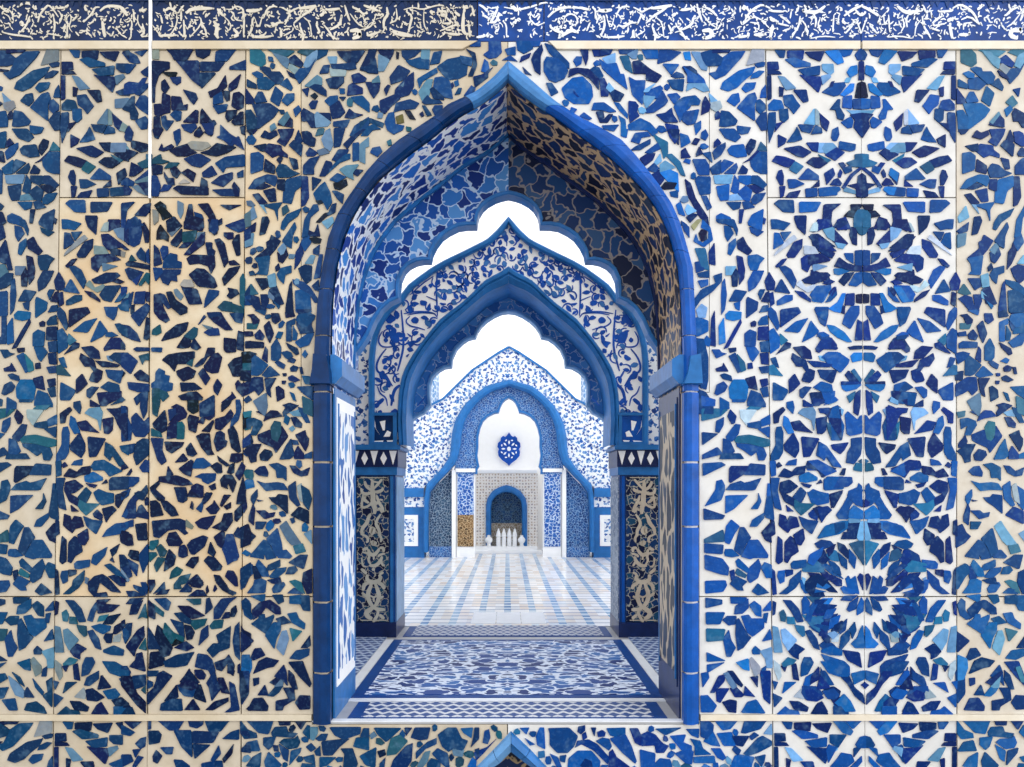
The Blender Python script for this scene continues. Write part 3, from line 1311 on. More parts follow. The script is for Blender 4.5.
d 395 650 420 630 450 690 560 767 390 800
d 560 460 620 460 650 520 640 590 600 570
d 650 510 700 485 760 510 820 580 865 600 830 650 770 650 760 590 650 595
m 640 630 760 660 750 800 650 790
m 760 740 800 700 880 710 900 800 760 800
m 760 455 980 455 840 510
#f1 800 40
b 200 95 300 85 330 130 345 180 300 195 250 150
m 300 80 420 80 400 120 350 135
m 440 120 470 80 490 75 490 160 460 160
d 470 180 490 175 490 320 470 320
b 375 260 400 220 450 210 455 270 400 300
l 355 340 370 310 410 300 390 340
m 175 420 270 350 350 345 360 370 310 440 270 450
d 230 385 250 340 270 335 255 375
b 325 440 400 355 430 355 420 410 350 450
k 440 460 460 350 490 340 490 465
m 420 480 490 475 490 555 425 550
m 340 540 345 460 410 450 410 550
l 370 555 400 570 490 570 490 590 410 590
m 240 555 300 480 315 480 310 540 350 610 340 640 300 630 285 560
d 400 600 490 590 490 790 430 700 440 640
m 330 660 400 620 420 650 410 700 380 705
l 175 200 260 200 265 260 240 280 180 240
#f2 800 130
m 250 60 260 0 300 -20 310 40 290 85 265 85
m 315 95 440 120 435 160 400 170 310 150
l 150 110 260 110 300 150 200 190
d 200 200 290 145 350 185 280 245
t 370 265 440 240 440 200 490 195 490 300 400 290
d 310 270 340 265 360 290 340 310
m 340 310 400 290 410 330 360 350
d 305 350 320 320 335 340 320 380 305 375
b 200 350 260 310 275 360 215 415
d 240 440 270 400 300 390 330 430 320 445
d 335 460 400 360 480 300 490 310 420 370 350 470
d 375 440 460 430 465 370 490 350 490 540 450 530 450 470
b 180 472 310 460 320 480 270 520 180 530
l 350 460 440 490 440 510 350 490
d 190 600 330 595 250 650 240 760 180 740
k 405 600 490 600 470 640 410 640
k 350 690 390 650 440 650 420 700
d 285 760 300 720 360 700 400 790 300 800
t 430 680 460 645 490 640 490 780 430 780
#f3 800 220
d 100 100 140 0 240 0 260 70 180 70
d 265 60 290 20 330 0 380 20 370 80 320 65
d 260 170 265 70 380 190 350 210
l 280 185 360 200 340 230 300 220
d 410 60 450 80 450 200 420 190 395 120
t 440 60 490 60 490 120 470 110
d 65 130 170 150 290 250 240 250 140 220
d 135 240 180 240 250 280 255 305 220 295
d 60 300 150 270 240 330 70 360
m 355 270 420 270 425 350 370 310
d 275 370 310 305 370 350 440 370 490 375 490 410 400 405 340 385
m 440 250 490 245 490 365 440 360
b 270 395 350 390 400 410 310 440 275 430
d 310 490 360 430 430 420 390 480 350 525
m 390 520 440 430 490 420 490 500 450 530
d 80 490 90 400 220 450 230 470 150 490 100 520
d 180 510 210 490 250 500 240 520
b 90 605 130 540 250 540 180 660 100 650
d 230 580 270 540 285 560 250 610
b 230 710 300 660 340 590 360 590 320 740 270 730
d 370 595 430 590 430 680 360 680
k 450 600 490 595 490 665 450 660
m 115 710 220 710 220 767 200 850 160 820
m 360 760 410 690 470 690 470 750 400 870 340 830
d 340 690 355 690 350 750 330 740
#f4 800 310
b 215 120 270 130 350 180 410 255 380 255 300 220 240 170
d 440 240 460 80 490 100 490 240
d 160 300 190 250 260 250 300 310 200 300 150 340 130 330
d 385 300 430 290 490 290 490 310 400 315
m 140 200 230 215 230 235 160 230
m 190 370 220 340 300 340 390 400 380 430 320 500 210 420
b 405 370 430 345 490 345 490 400 420 415
d 140 480 290 485 260 580 170 540
m 110 615 170 575 250 600 255 640 210 650
m 80 670 275 650 270 700 210 740 100 765
l 230 730 280 700 290 730 230 755
d 360 520 385 490 420 520 480 570 410 585
t 410 490 430 475 490 560 480 580
d 330 575 480 580 480 590 330 595
b 330 600 490 597 450 630 370 650 340 630
t 375 690 440 650 420 710 395 740
d 430 767 440 670 480 640 475 767 460 840 430 820
#f5 800 400
d 150 70 230 65 220 110 160 100
m 230 140 260 60 300 45 310 120 350 210 330 320 250 320 240 200
l 310 60 345 80 330 130
d 125 150 210 135 190 260 140 270
t 210 170 240 200 245 320 225 250
m 360 120 380 95 460 165 480 130 490 125 490 265 400 285 375 270
d 250 360 385 340 350 400 320 430 260 390
m 410 310 490 300 490 385 480 440 430 510 370 500 380 420 410 370
t 430 540 450 505 490 510 490 570 430 560
t 470 490 490 475 490 505
m 130 440 150 330 330 530 260 530 200 440 180 470
d 45 540 60 490 140 480 200 520 290 550 180 620 140 560
d 320 595 345 550 360 550 350 600
m 190 640 220 615 410 620 415 660 380 690 190 710
m 380 767 390 730 460 700 470 670 490 690 490 850 450 840
#f6 800 490
m 60 20 130 10 220 30 220 100 140 120 90 100
d 235 35 345 0 250 150
d 105 150 150 130 240 155 170 250
m 290 200 340 130 390 40 450 0 500 0 470 70 430 80 390 140 380 230 310 230
d 465 100 490 80 500 80 500 135 480 130
b 390 170 430 125 500 170 500 230 385 220
l 385 230 470 225 480 255 390 260
b 135 390 200 290 330 250 380 250 370 310 310 350
d 380 265 480 260 450 390 330 390 350 340 380 340
l 455 380 480 260 500 250 500 400 470 400
t 395 430 500 400 505 610 440 500
m 120 430 170 400 240 410 270 440 190 470 140 460
d 135 530 150 490 190 480 220 560 190 600 150 580
t 210 520 240 470 290 490 310 570 250 560
t 20 650 20 590 130 565 190 620 180 655
m 220 560 270 580 310 620 325 680 270 660
m 300 490 370 560 375 635 330 600
d 300 420 350 440 385 490 380 550 310 480
m 390 570 390 470 445 540 435 630
d 60 660 150 670 190 720 110 725
d 165 660 190 640 290 725 200 720
m 365 710 385 690 400 720 440 690 470 830 390 810
d 460 700 480 670 500 680 500 810
#f7 800 580
m 325 65 350 50 460 95 430 110 350 105
m 325 160 350 130 465 125 400 165
m 375 235 400 180 465 135 440 230 390 250
m 455 280 455 220 490 140 505 170 500 250
m 0 0 30 0 60 60 220 100 40 105 10 60
b 110 15 160 0 240 50 200 70 130 55
t 50 130 180 125 110 185
m 15 160 40 130 75 180 60 260 20 270
b 100 215 180 150 260 145 220 200
d 70 280 110 225 220 225 180 285
m 180 310 210 240 290 225 240 300
t 10 270 80 290 180 300 180 370 150 410 80 360
d 150 440 170 340 220 330 210 465
m 220 405 240 310 320 280 300 340
m 295 445 330 350 375 310 360 400
m 395 390 435 335 445 400 415 470
m 315 540 330 450 395 390 390 480 330 550
l 220 430 270 410 300 430 260 470
b 410 510 460 460 480 400 505 360 510 540 440 540
m 155 520 200 485 260 510 300 550 190 560
d 340 560 470 580 490 700 380 640
m 165 590 350 650 390 690 390 760 310 750 220 680
d 90 767 150 690 150 790 80 830
m 165 690 200 767 180 800
b 410 750 510 725 510 790 430 830 425 800
#f8 800 671
m 165 0 200 0 270 110 160 110
m 20 120 130 125 180 180 150 220 40 220 10 170
d 185 140 270 125 320 160 310 200 270 230
b 270 260 350 185 400 240 440 320 280 320
d 110 320 140 260 175 245 220 325
d 280 0 370 0 430 130 500 190 515 270 440 200 380 100
d 490 110 520 90 520 140
b 265 400 340 390 420 480 400 510 340 490
m 350 390 500 385 420 460
m 240 510 370 510 300 610 240 570
m 210 630 230 590 290 610 220 740
m 445 590 480 530 520 520 520 610 460 610
m 300 700 330 655 410 670 430 720 370 767 240 767
m 430 620 500 600 420 690
m 380 790 490 680 490 720 430 790
'''
for _l in _T.strip().split('\n'):
    _a=_l.split()
    if _l[0]=='#': _k=_a[0][1:]; TR[_k]=((int(_a[1]),int(_a[2])),[])
    else:
        if len(_a)%2==0: print('odd',_k,_l); _a=_a[:-1]
        TR[_k][1].append((_a[0],[int(x) for x in _a[1:]]))
_T='''
@0 0
25 0 50 50 90 60 100
12 20 65 70 75 100 110 110 170
12 30 110 75 130 90 180
30 140 60 190 25 250 30 270 60 290 80
20 305 180 320 120 360 70 390 40 430 80 470 140
20 160 180 180 170 190 210 165 200
20 165 260 210 210 240 130
20 430 140 440 190 435 260
25 460 70 530 60 550 40
15 480 100 500 140 475 190
12 520 170 560 110 575 150 550 220 580 260
15 540 200 540 310
20 580 170 620 130
25 680 50 690 90
20 670 180 740 110 760 60 800 60
30 800 90 850 50 920 50 980 60 1010 100
35 820 170 830 240 840 300
15 710 200 750 170
14 930 220 960 270 1000 300
20 20 260 100 280 200 290 250 300
20 690 250 730 290
15 380 270 440 280 490 290
@120 0
30 0 60 40 100 60 130
14 70 140 100 180 90 240 90 300
20 110 90 115 180
14 145 120 140 180 180 240 190 280
30 170 90 210 80
20 180 190 200 260 160 295 230 290
30 360 90 400 60 450 100
20 400 20 410 60
14 455 110 460 180 430 250 390 290
20 330 130 340 190
14 260 200 310 270 340 295
30 330 285 440 285
16 420 180 420 220
22 490 90 490 170
25 510 160 520 300 480 270
40 530 110 570 75 650 70 740 70
30 780 70 800 100 830 130
12 540 240 570 180
16 560 300 650 200 650 150 630 140
20 660 200 690 250 690 300
40 750 170 780 210 770 280 790 310
14 830 130 880 180 890 230 850 260
35 910 230 950 280 910 300
16 850 75 900 80 920 50 970 60 990 80
14 910 100 920 160 985 170
20 995 130 990 300
@240 0
20 0 60 30 80 25 150
40 50 85 100 90 160 80
20 190 140 220 70 270 50 300 60
20 330 60 380 85 400 100 430 80 480 60
20 360 200 400 110
35 470 70 560 60 640 45
25 430 190 490 130 560 90 600 60
25 480 210 510 290 500 330
14 510 140 560 180 575 300
25 210 200 250 220 310 180 350 185
12 290 210 280 270
16 350 290 420 250
25 70 290 100 220 100 150
14 120 150 150 240 180 130
25 100 300 200 300 260 290
30 330 240 330 300
35 640 130 670 110
25 610 200 640 260 620 270
20 670 200 720 260 750 320
30 700 80 740 80 800 70
30 720 240 800 200 810 140
25 840 50 860 120 880 170
16 880 110 940 190 990 220
25 900 60 950 80 1000 130
50 880 250 950 240 960 290 900 310
20 700 270 780 320
16 1000 240 1030 200
@360 0
30 30 45 100 70 150 90
16 130 110 100 200 60 230 0 240
14 20 120 40 180
30 215 60 225 120 190 160 190 230
16 180 260 200 230
30 60 290 150 260
16 290 70 300 160 240 190
16 350 80 420 60 500 80 560 60 640 40 700 60 730 110
25 370 95 420 130 400 200 390 260
14 340 170 370 200 390 190
50 260 250 300 270 420 290
16 480 180 490 240
14 510 100 510 200 540 250
30 560 90 590 120
25 570 170 610 180
35 630 90 690 100 650 130
25 690 140 740 190 660 190
20 640 250 760 200 800 210
30 760 100 800 130
40 820 60 850 60 880 50
40 830 100 820 240 850 280
25 900 60 910 130
12 740 110 770 190 800 210
25 870 190 880 300
30 700 270 800 280
20 468 20 468 70
@464 0
25 120 40 160 60 190 100
25 150 120 200 150
30 270 70 240 130 220 170
30 200 180 260 180 280 100
16 280 230 250 260
20 320 60 440 80 480 70 560 50 640 20 710 30
40 380 50 430 90
16 540 110 520 150 580 210 630 190
16 310 170 340 200 340 300
30 670 140 720 90 760 70 850 55 950 70
16 800 190 800 140 850 110 900 130 910 190 860 210
30 690 220 740 250 800 270
40 780 290 860 240 900 260
30 920 60 1000 80
16 940 140 930 190
30 850 180 850 200
20 980 250 1010 180
30 100 300 170 290
@740 0
30 0 50 40 80
25 30 190 60 120 110 70 180 35 240 70
25 240 90 350 95
20 20 200 100 130 170 160
16 80 180 150 190 150 240
35 110 280 190 280
40 240 150 280 170
35 260 200 240 310
25 320 130 370 160 400 190
20 300 190 390 210
20 340 250 400 230
16 410 90 400 150
20 440 110 460 80 470 50
20 480 130 470 210 430 270 410 310
14 490 160 530 210 540 290
40 500 90 560 100 620 100 680 50
25 520 60 530 100
20 590 120 610 160 600 220
16 650 260 620 200 640 150
16 740 260 750 120
14 780 200 790 120
14 560 310 660 290 760 300
30 830 130 870 100 900 80 940 60 968 50
30 820 160 830 190
25 870 210 910 190 840 270
25 870 290 910 290
25 930 100 968 130
16 930 160 968 270
'''
TR['fr']=[]
for _l in _T.strip().split('\n'):
    _a=_l.split()
    if _l[0]=='@': TR['fr'].append((int(_a[0][1:]),[]))
    else: TR['fr'][-1][1].append([int(x) for x in _a])
_T='''
@330 310
14 570 0 585 150 590 300 560 420 540 490
10 590 30 700 10 830 20 860 60
10 640 50 600 90 640 130 700 140 760 160
10 420 170 385 230 400 290 470 300 560 280
14 450 310 400 370 370 440 380 500 440 510 470 560 500 610
20 560 600 510 640 490 767
10 380 610 400 670 450 700 460 767
10 700 767 760 700
b 645 80 680 50 715 75 700 110 660 105
b 720 60 760 40 800 80 750 80
b 600 260 690 240 680 270 640 310 630 280
b 610 180 660 210 640 220
b 430 60 470 20 540 70 470 120
b 480 160 550 190 560 260 500 270 470 200
b 425 240 450 215 470 245 445 265
b 440 390 500 350 505 390 470 410
b 510 430 530 415 545 440 525 450
b 390 500 430 480 450 530 480 560 490 620 440 620 460 560 400 550
b 480 450 520 500 550 560 520 540
b 370 740 420 700 440 720 390 767
b 600 370 640 345 620 380
b 520 780 590 800 560 880 510 850
b 380 850 450 830 480 880 420 930
b 500 920 560 940 530 1000
@320 220
12 940 390 930 560 940 767
8 720 600 830 500 910 450
8 700 760 800 740 920 750
8 850 610 920 640 940 650
b 860 520 910 500 890 550
b 800 640 860 650 850 690 800 680
b 740 600 780 590 770 640 730 640
b 980 460 1010 490 980 500
b 950 660 1020 670 980 690
'''
TR['vn']=[]
for _l in _T.strip().split('\n'):
    _a=_l.split()
    if _l[0]=='@': TR['vn'].append(((int(_a[0][1:]),int(_a[1])),[]))
    else: TR['vn'][-1][1].append((_a[0] if _a[0]=='b' else int(_a[0]),[int(x) for x in _a[1:]]))
_T='''
@340 460
40 460 300 460 430 470 500 470 620 500 700 490 767
25 350 300 370 370 440 430
20 470 420 560 320 600 270
15 430 270 480 310 560 320
25 300 400 320 480 420 480 460 440
25 480 460 590 440 615 400
20 330 490 310 600 310 680 400 660 460 600
25 340 520 350 570 410 610
25 520 500 550 600 600 670 620 740
15 560 560 610 570
30 420 640 480 600 540 620
20 530 720 560 680 600 750
@340 514
30 440 0 400 60 390 120 310 210 310 300
25 580 0 520 90 510 150 560 230 560 290 600 360
35 430 270 450 190 490 240 440 290
20 310 290 390 320 400 390 370 400
20 540 290 590 330 580 400
40 450 380 480 430 510 390
30 400 500 420 560 480 590 530 540 560 490
25 320 510 400 480
25 560 480 620 480 620 540
20 320 540 400 560 420 600 400 660 440 720
20 640 560 560 580 540 610
30 600 600 570 680 500 740 420 730
15 480 580 480 650
15 310 620 320 740 380 750
20 570 660 620 740
@340 568
25 300 10 380 80
25 470 0 480 40
35 390 90 380 160 430 200 530 200 580 150 560 90
20 560 90 620 60
30 330 320 340 240 400 210
30 540 210 610 240 630 300
35 450 210 430 280 400 340 400 440 450 530 480 560
35 500 220 540 320 560 400 530 500 480 560
20 310 350 400 420
20 560 430 620 400
15 430 390 480 420 530 390
15 480 420 480 480
40 480 560 440 580 370 630 390 690 460 720
30 480 560 540 590 640 590
25 540 590 540 660 490 740 470 767
25 560 660 630 720
'''
TR['pl']=[]
for _l in _T.strip().split('\n'):
    _a=_l.split()
    if _l[0]=='@': TR['pl'].append(((int(_a[0][1:]),int(_a[1])),[]))
    else: TR['pl'][-1][1].append([int(x) for x in _a])


# ------------------------------------------------------------------ camera and scale
F, CX, HY, H = 800.0, 507.5, 490.0, 1.5      # focal length in pixels, principal point, eye height (m)
D0, DR, D1, D2, D3 = 5.17, 5.94, 8.16, 8.8, 17.65   # depth of wall face, back of passage, second arch, its back, far arch
def W(px, py, d): return ((px-CX)*d/F, H+(HY-py)*d/F)
cam = bpy.data.cameras.new('camera'); co = bpy.data.objects.new('camera', cam); C.objects.link(co)
co.location = (0,0,H); co.rotation_euler = (math.pi/2,0,0)
cam.sensor_width = 36; cam.lens = 36*F/1024; cam.shift_x = (512-CX)/1024; cam.shift_y = (HY-383.5)/1024
bpy.context.scene.camera = co
vs = bpy.context.scene.view_settings
vs.view_transform='Standard'; vs.look='None'; vs.gamma=1; vs.use_curve_mapping=False; vs.exposure=0.0

# ------------------------------------------------------------------ materials
def lin(c):
    o=[]
    for v in c:
        v=v/255.0
        o.append(v/12.92 if v<=.04045 else ((v+.055)/1.055)**2.4)
    return (o[0],o[1],o[2],1.0)
class N:
    def __init__(s, name):
        s.m=bpy.data.materials.new(name); s.m.use_nodes=True; s.t=s.m.node_tree
        s.b=s.t.nodes['Principled BSDF']
    def n(s, kind, **kw):
        x=s.t.nodes.new('ShaderNode'+kind)
        for k,v in kw.items(): setattr(x,k,v)
        return x
    def l(s,a,b): s.t.links.new(a,b)
    def math(s,op,a,b=None,clamp=False):
        x=s.n('Math',operation=op,use_clamp=clamp)
        for i,v in enumerate((a,b)):
            if v is None: continue
            if isinstance(v,(int,float)): x.inputs[i].default_value=v
            else: s.l(v,x.inputs[i])
        return x.outputs[0]
    def mix(s,f,a,b):
        x=s.n('Mix',data_type='RGBA')
        if isinstance(f,(int,float)): x.inputs[0].default_value=f
        else: s.l(f,x.inputs[0])
        for i,v in ((6,a),(7,b)):
            if isinstance(v,tuple): x.inputs[i].default_value=v
            else: s.l(v,x.inputs[i])
        return x.outputs[2]
    def noise(s,vec,scale,detail=3,rough=.5):
        x=s.n('TexNoise'); x.inputs['Scale'].default_value=scale; x.inputs['Detail'].default_value=detail; x.inputs['Roughness'].default_value=rough
        if vec is not None: s.l(vec,x.inputs['Vector'])
        return x
    def ramp(s,f,pts):
        x=s.n('ValToRGB'); e=x.color_ramp.elements
        while len(e)<len(pts): e.new(0.5)
        for i,(p,c) in enumerate(pts): e[i].position=p; e[i].color=c
        s.l(f,x.inputs[0]); return x.outputs[0]
    def maprange(s,f,a,b,c=0,d=1):
        x=s.n('MapRange'); s.l(f,x.inputs[0])
        for i,v in enumerate((a,b,c,d)): x.inputs[i+1].default_value=v
        return x.outputs[0]
    def fin(s,col,rough=.4,spec=.25,bump=None,bs=.2,bd=.01):
        if isinstance(col,tuple): s.b.inputs['Base Color'].default_value=col
        else: s.l(col,s.b.inputs['Base Color'])
        if isinstance(rough,(int,float)): s.b.inputs['Roughness'].default_value=rough
        else: s.l(rough,s.b.inputs['Roughness'])
        s.b.inputs['Specular IOR Level'].default_value=spec
        if bump is not None:
            x=s.n('Bump'); x.inputs['Strength'].default_value=bs; x.inputs['Distance'].default_value=bd
            s.l(bump,x.inputs['Height']); s.l(x.outputs[0],s.b.inputs['Normal'])
        return s.m
def geo(s): return s.n('NewGeometry').outputs['Position']

def m_grout(name,c1,c2,stain=None,stain_amt=.0):
    s=N(name); p=geo(s)
    a=s.noise(p,9,4,.6).outputs[0]; b=s.noise(p,1.6,3,.6).outputs[0]
    col=s.mix(s.maprange(a,.35,.7),lin(c1),lin(c2))
    if stain:
        f=s.math('MULTIPLY',s.maprange(b,.45,.7),stain_amt)
        col=s.mix(f,col,lin(stain))
    return s.fin(col,.75,.15,s.noise(p,40,3).outputs[0],.15,.004)
def m_glaze(name,c,var=.35,rough=.3,spec=.3,dark=None):
    s=N(name); p=geo(s)
    a=s.noise(p,7,4,.65).outputs[0]
    dk=lin(dark) if dark else tuple([v*(1-var) for v in lin(c)[:3]]+[1])
    lt=tuple([min(1,v*(1+var*.6)) for v in lin(c)[:3]]+[1])
    col=s.mix(s.maprange(a,.3,.72),dk,lt)
    return s.fin(col,rough,spec,s.noise(p,16,2).outputs[0],.12,.006)
def m_chip():
    s=N('glazed_mosaic_chips'); p=geo(s)
    c=s.n('VertexColor',layer_name='Col').outputs[0]
    a=s.noise(p,26,3,.6).outputs[0]
    col=s.mix(s.maprange(a,.35,.7,0,.30),c,lin((8,30,70)))
    b=s.noise(p,60,2).outputs[0]
    col=s.mix(s.maprange(b,.55,.85,0,.16),col,lin((110,160,200)))
    w=s.noise(p,15,2,.5).outputs[0]
    col=s.mix(s.maprange(w,.56,.74,0,.24),col,lin((104,142,172)))
    return s.fin(col,.3,.1,s.noise(p,18,2).outputs[0],.12,.006)
def m_net(name,line,cells,scale,width,warp=.5,sym=True,sx=1,sy=1,rough=.4,spec=.2,soft=.03,rand=1.0,wscale=1.3,dots=None):
    """ornament: a curling network of one colour over cells of others; u,v in metres from the surface's own UV map"""
    s=N(name); uv=s.n('UVMap').outputs[0]
    sp=s.n('SeparateXYZ'); s.l(uv,sp.inputs[0])
    u=s.math('ABSOLUTE',sp.outputs[0]) if sym else sp.outputs[0]
    cb=s.n('CombineXYZ'); s.l(s.math('MULTIPLY',u,sx*scale),cb.inputs[0]); s.l(s.math('MULTIPLY',sp.outputs[1],sy*scale),cb.inputs[1])
    v=cb.outputs[0]
    nz=s.noise(v,wscale,2,.5)
    vm=s.n('VectorMath',operation='SUBTRACT'); s.l(nz.outputs['Color'],vm.inputs[0]); vm.inputs[1].default_value=(.5,.5,.5)
    vsn=s.n('VectorMath',operation='SCALE'); s.l(vm.outputs[0],vsn.inputs[0]); vsn.inputs['Scale'].default_value=warp*2
    va=s.n('VectorMath',operation='ADD'); s.l(v,va.inputs[0]); s.l(vsn.outputs[0],va.inputs[1])
    d=s.n('TexVoronoi',feature='DISTANCE_TO_EDGE',voronoi_dimensions='2D'); s.l(va.outputs[0],d.inputs['Vector']); d.inputs['Scale'].default_value=1; d.inputs['Randomness'].default_value=rand
    c=s.n('TexVoronoi',feature='F1',voronoi_dimensions='2D'); s.l(va.outputs[0],c.inputs['Vector']); c.inputs['Scale'].default_value=1; c.inputs['Randomness'].default_value=rand
    w2=s.noise(v,.9,1).outputs[0]
    wv=s.math('MULTIPLY',s.maprange(w2,.3,.7,.5,1.5),width)
    f=s.math('DIVIDE',s.math('SUBTRACT',d.outputs[0],wv),soft,clamp=True)
    cs=s.n('SeparateColor'); s.l(c.outputs['Color'],cs.inputs[0])
    k=len(cells); col=lin(cells[0])
    for i in range(1,k):
        col=s.mix(s.math('GREATER_THAN',cs.outputs[0],i/k),col,lin(cells[i]))
    col=s.mix(f,lin(line),col)
    if dots:
        g=s.math('LESS_THAN',c.outputs['Distance'],dots[1]); g=s.math('MULTIPLY',g,s.math('GREATER_THAN',cs.outputs[1],dots[2]))
        col=s.mix(g,col,lin(dots[0]))
    return s.fin(col,rough,spec,f,.15,.004)
def m_blob(name,base,cells,scale,th=.34,warp=.6,sym=True,rough=.4):
    s=N(name); uv=s.n('UVMap').outputs[0]
    sp=s.n('SeparateXYZ'); s.l(uv,sp.inputs[0])
    u=s.math('ABSOLUTE',sp.outputs[0]) if sym else sp.outputs[0]
    cb=s.n('CombineXYZ'); s.l(s.math('MULTIPLY',u,scale),cb.inputs[0]); s.l(s.math('MULTIPLY',sp.outputs[1],scale),cb.inputs[1])
    nz=s.noise(cb.outputs[0],1.6,2)
    vm=s.n('VectorMath',operation='SUBTRACT'); s.l(nz.outputs['Color'],vm.inputs[0]); vm.inputs[1].default_value=(.5,.5,.5)
    vsn=s.n('VectorMath',operation='SCALE'); s.l(vm.outputs[0],vsn.inputs[0]); vsn.inputs['Scale'].default_value=warp*2
    va=s.n('VectorMath',operation='ADD'); s.l(cb.outputs[0],va.inputs[0]); s.l(vsn.outputs[0],va.inputs[1])
    c=s.n('TexVoronoi',feature='F1',voronoi_dimensions='2D'); s.l(va.outputs[0],c.inputs['Vector']); c.inputs['Scale'].default_value=1
    cs=s.n('SeparateColor'); s.l(c.outputs['Color'],cs.inputs[0])
    col=lin(cells[0])
    for i in range(1,len(cells)): col=s.mix(s.math('GREATER_THAN',cs.outputs[0],i/len(cells)),col,lin(cells[i]))
    f=s.math('DIVIDE',s.math('SUBTRACT',c.outputs['Distance'],th),.04,clamp=True)
    return s.fin(s.mix(f,col,lin(base)),rough,.2)

M={}
M['chip']=m_chip()
M['grout_left']=m_grout('cream_grout',(184,174,157),(199,190,175),(184,164,132),.4)
M['grout_warm']=m_grout('stained_cream_grout',(196,181,155),(210,197,174),(198,162,116),.6)
M['grout_right']=m_grout('white_grout',(208,209,210),(222,223,224),(206,196,180),.3)
M['grout_edge']=m_grout('greyish_cream_grout',(198,191,180),(214,209,200),(200,182,158),.4)
M['seam']=m_grout('dark_seam_mortar',(120,104,84),(150,132,110))
M['seam_right']=m_grout('pale_seam_mortar',(176,168,156),(196,190,180))
M['fillet']=m_grout('cream_stone_fillet',(196,185,164),(208,198,180),(184,162,128),.5)
M['fillet_right']=m_grout('pale_stone_fillet',(214,206,190),(226,220,208),(214,196,168),.4)
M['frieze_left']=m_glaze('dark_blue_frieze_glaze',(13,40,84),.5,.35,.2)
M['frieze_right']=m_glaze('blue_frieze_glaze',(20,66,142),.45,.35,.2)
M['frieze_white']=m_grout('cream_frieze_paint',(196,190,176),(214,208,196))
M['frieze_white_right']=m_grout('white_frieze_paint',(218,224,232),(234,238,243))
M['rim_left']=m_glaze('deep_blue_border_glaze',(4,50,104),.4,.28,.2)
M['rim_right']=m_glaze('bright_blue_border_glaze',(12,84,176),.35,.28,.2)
M['rim_apex']=m_glaze('light_blue_border_glaze',(64,126,190),.3,.28,.3)  # paler copy of the border blue: highlight at the arch point, painted in
M['blue']=m_glaze('blue_molding_glaze',(36,108,178),.3,.35,.25)
M['navy']=m_glaze('navy_glaze',(14,36,88),.4,.3,.3)
M['pale_blue']=m_glaze('pale_blue_glaze',(96,152,208),.25,.35,.3)
M['white']=m_glaze('white_tile_glaze',(246,248,251),.03,.4,.2)
M['plaster']=m_grout('white_plaster',(250,249,246),(254,253,251))
M['leaf']=m_glaze('cobalt_leaf_paint',(18,80,178),.35,.4,.2)
M['leaf_light']=m_glaze('light_cobalt_leaf_paint',(60,118,188),.3,.4,.2)

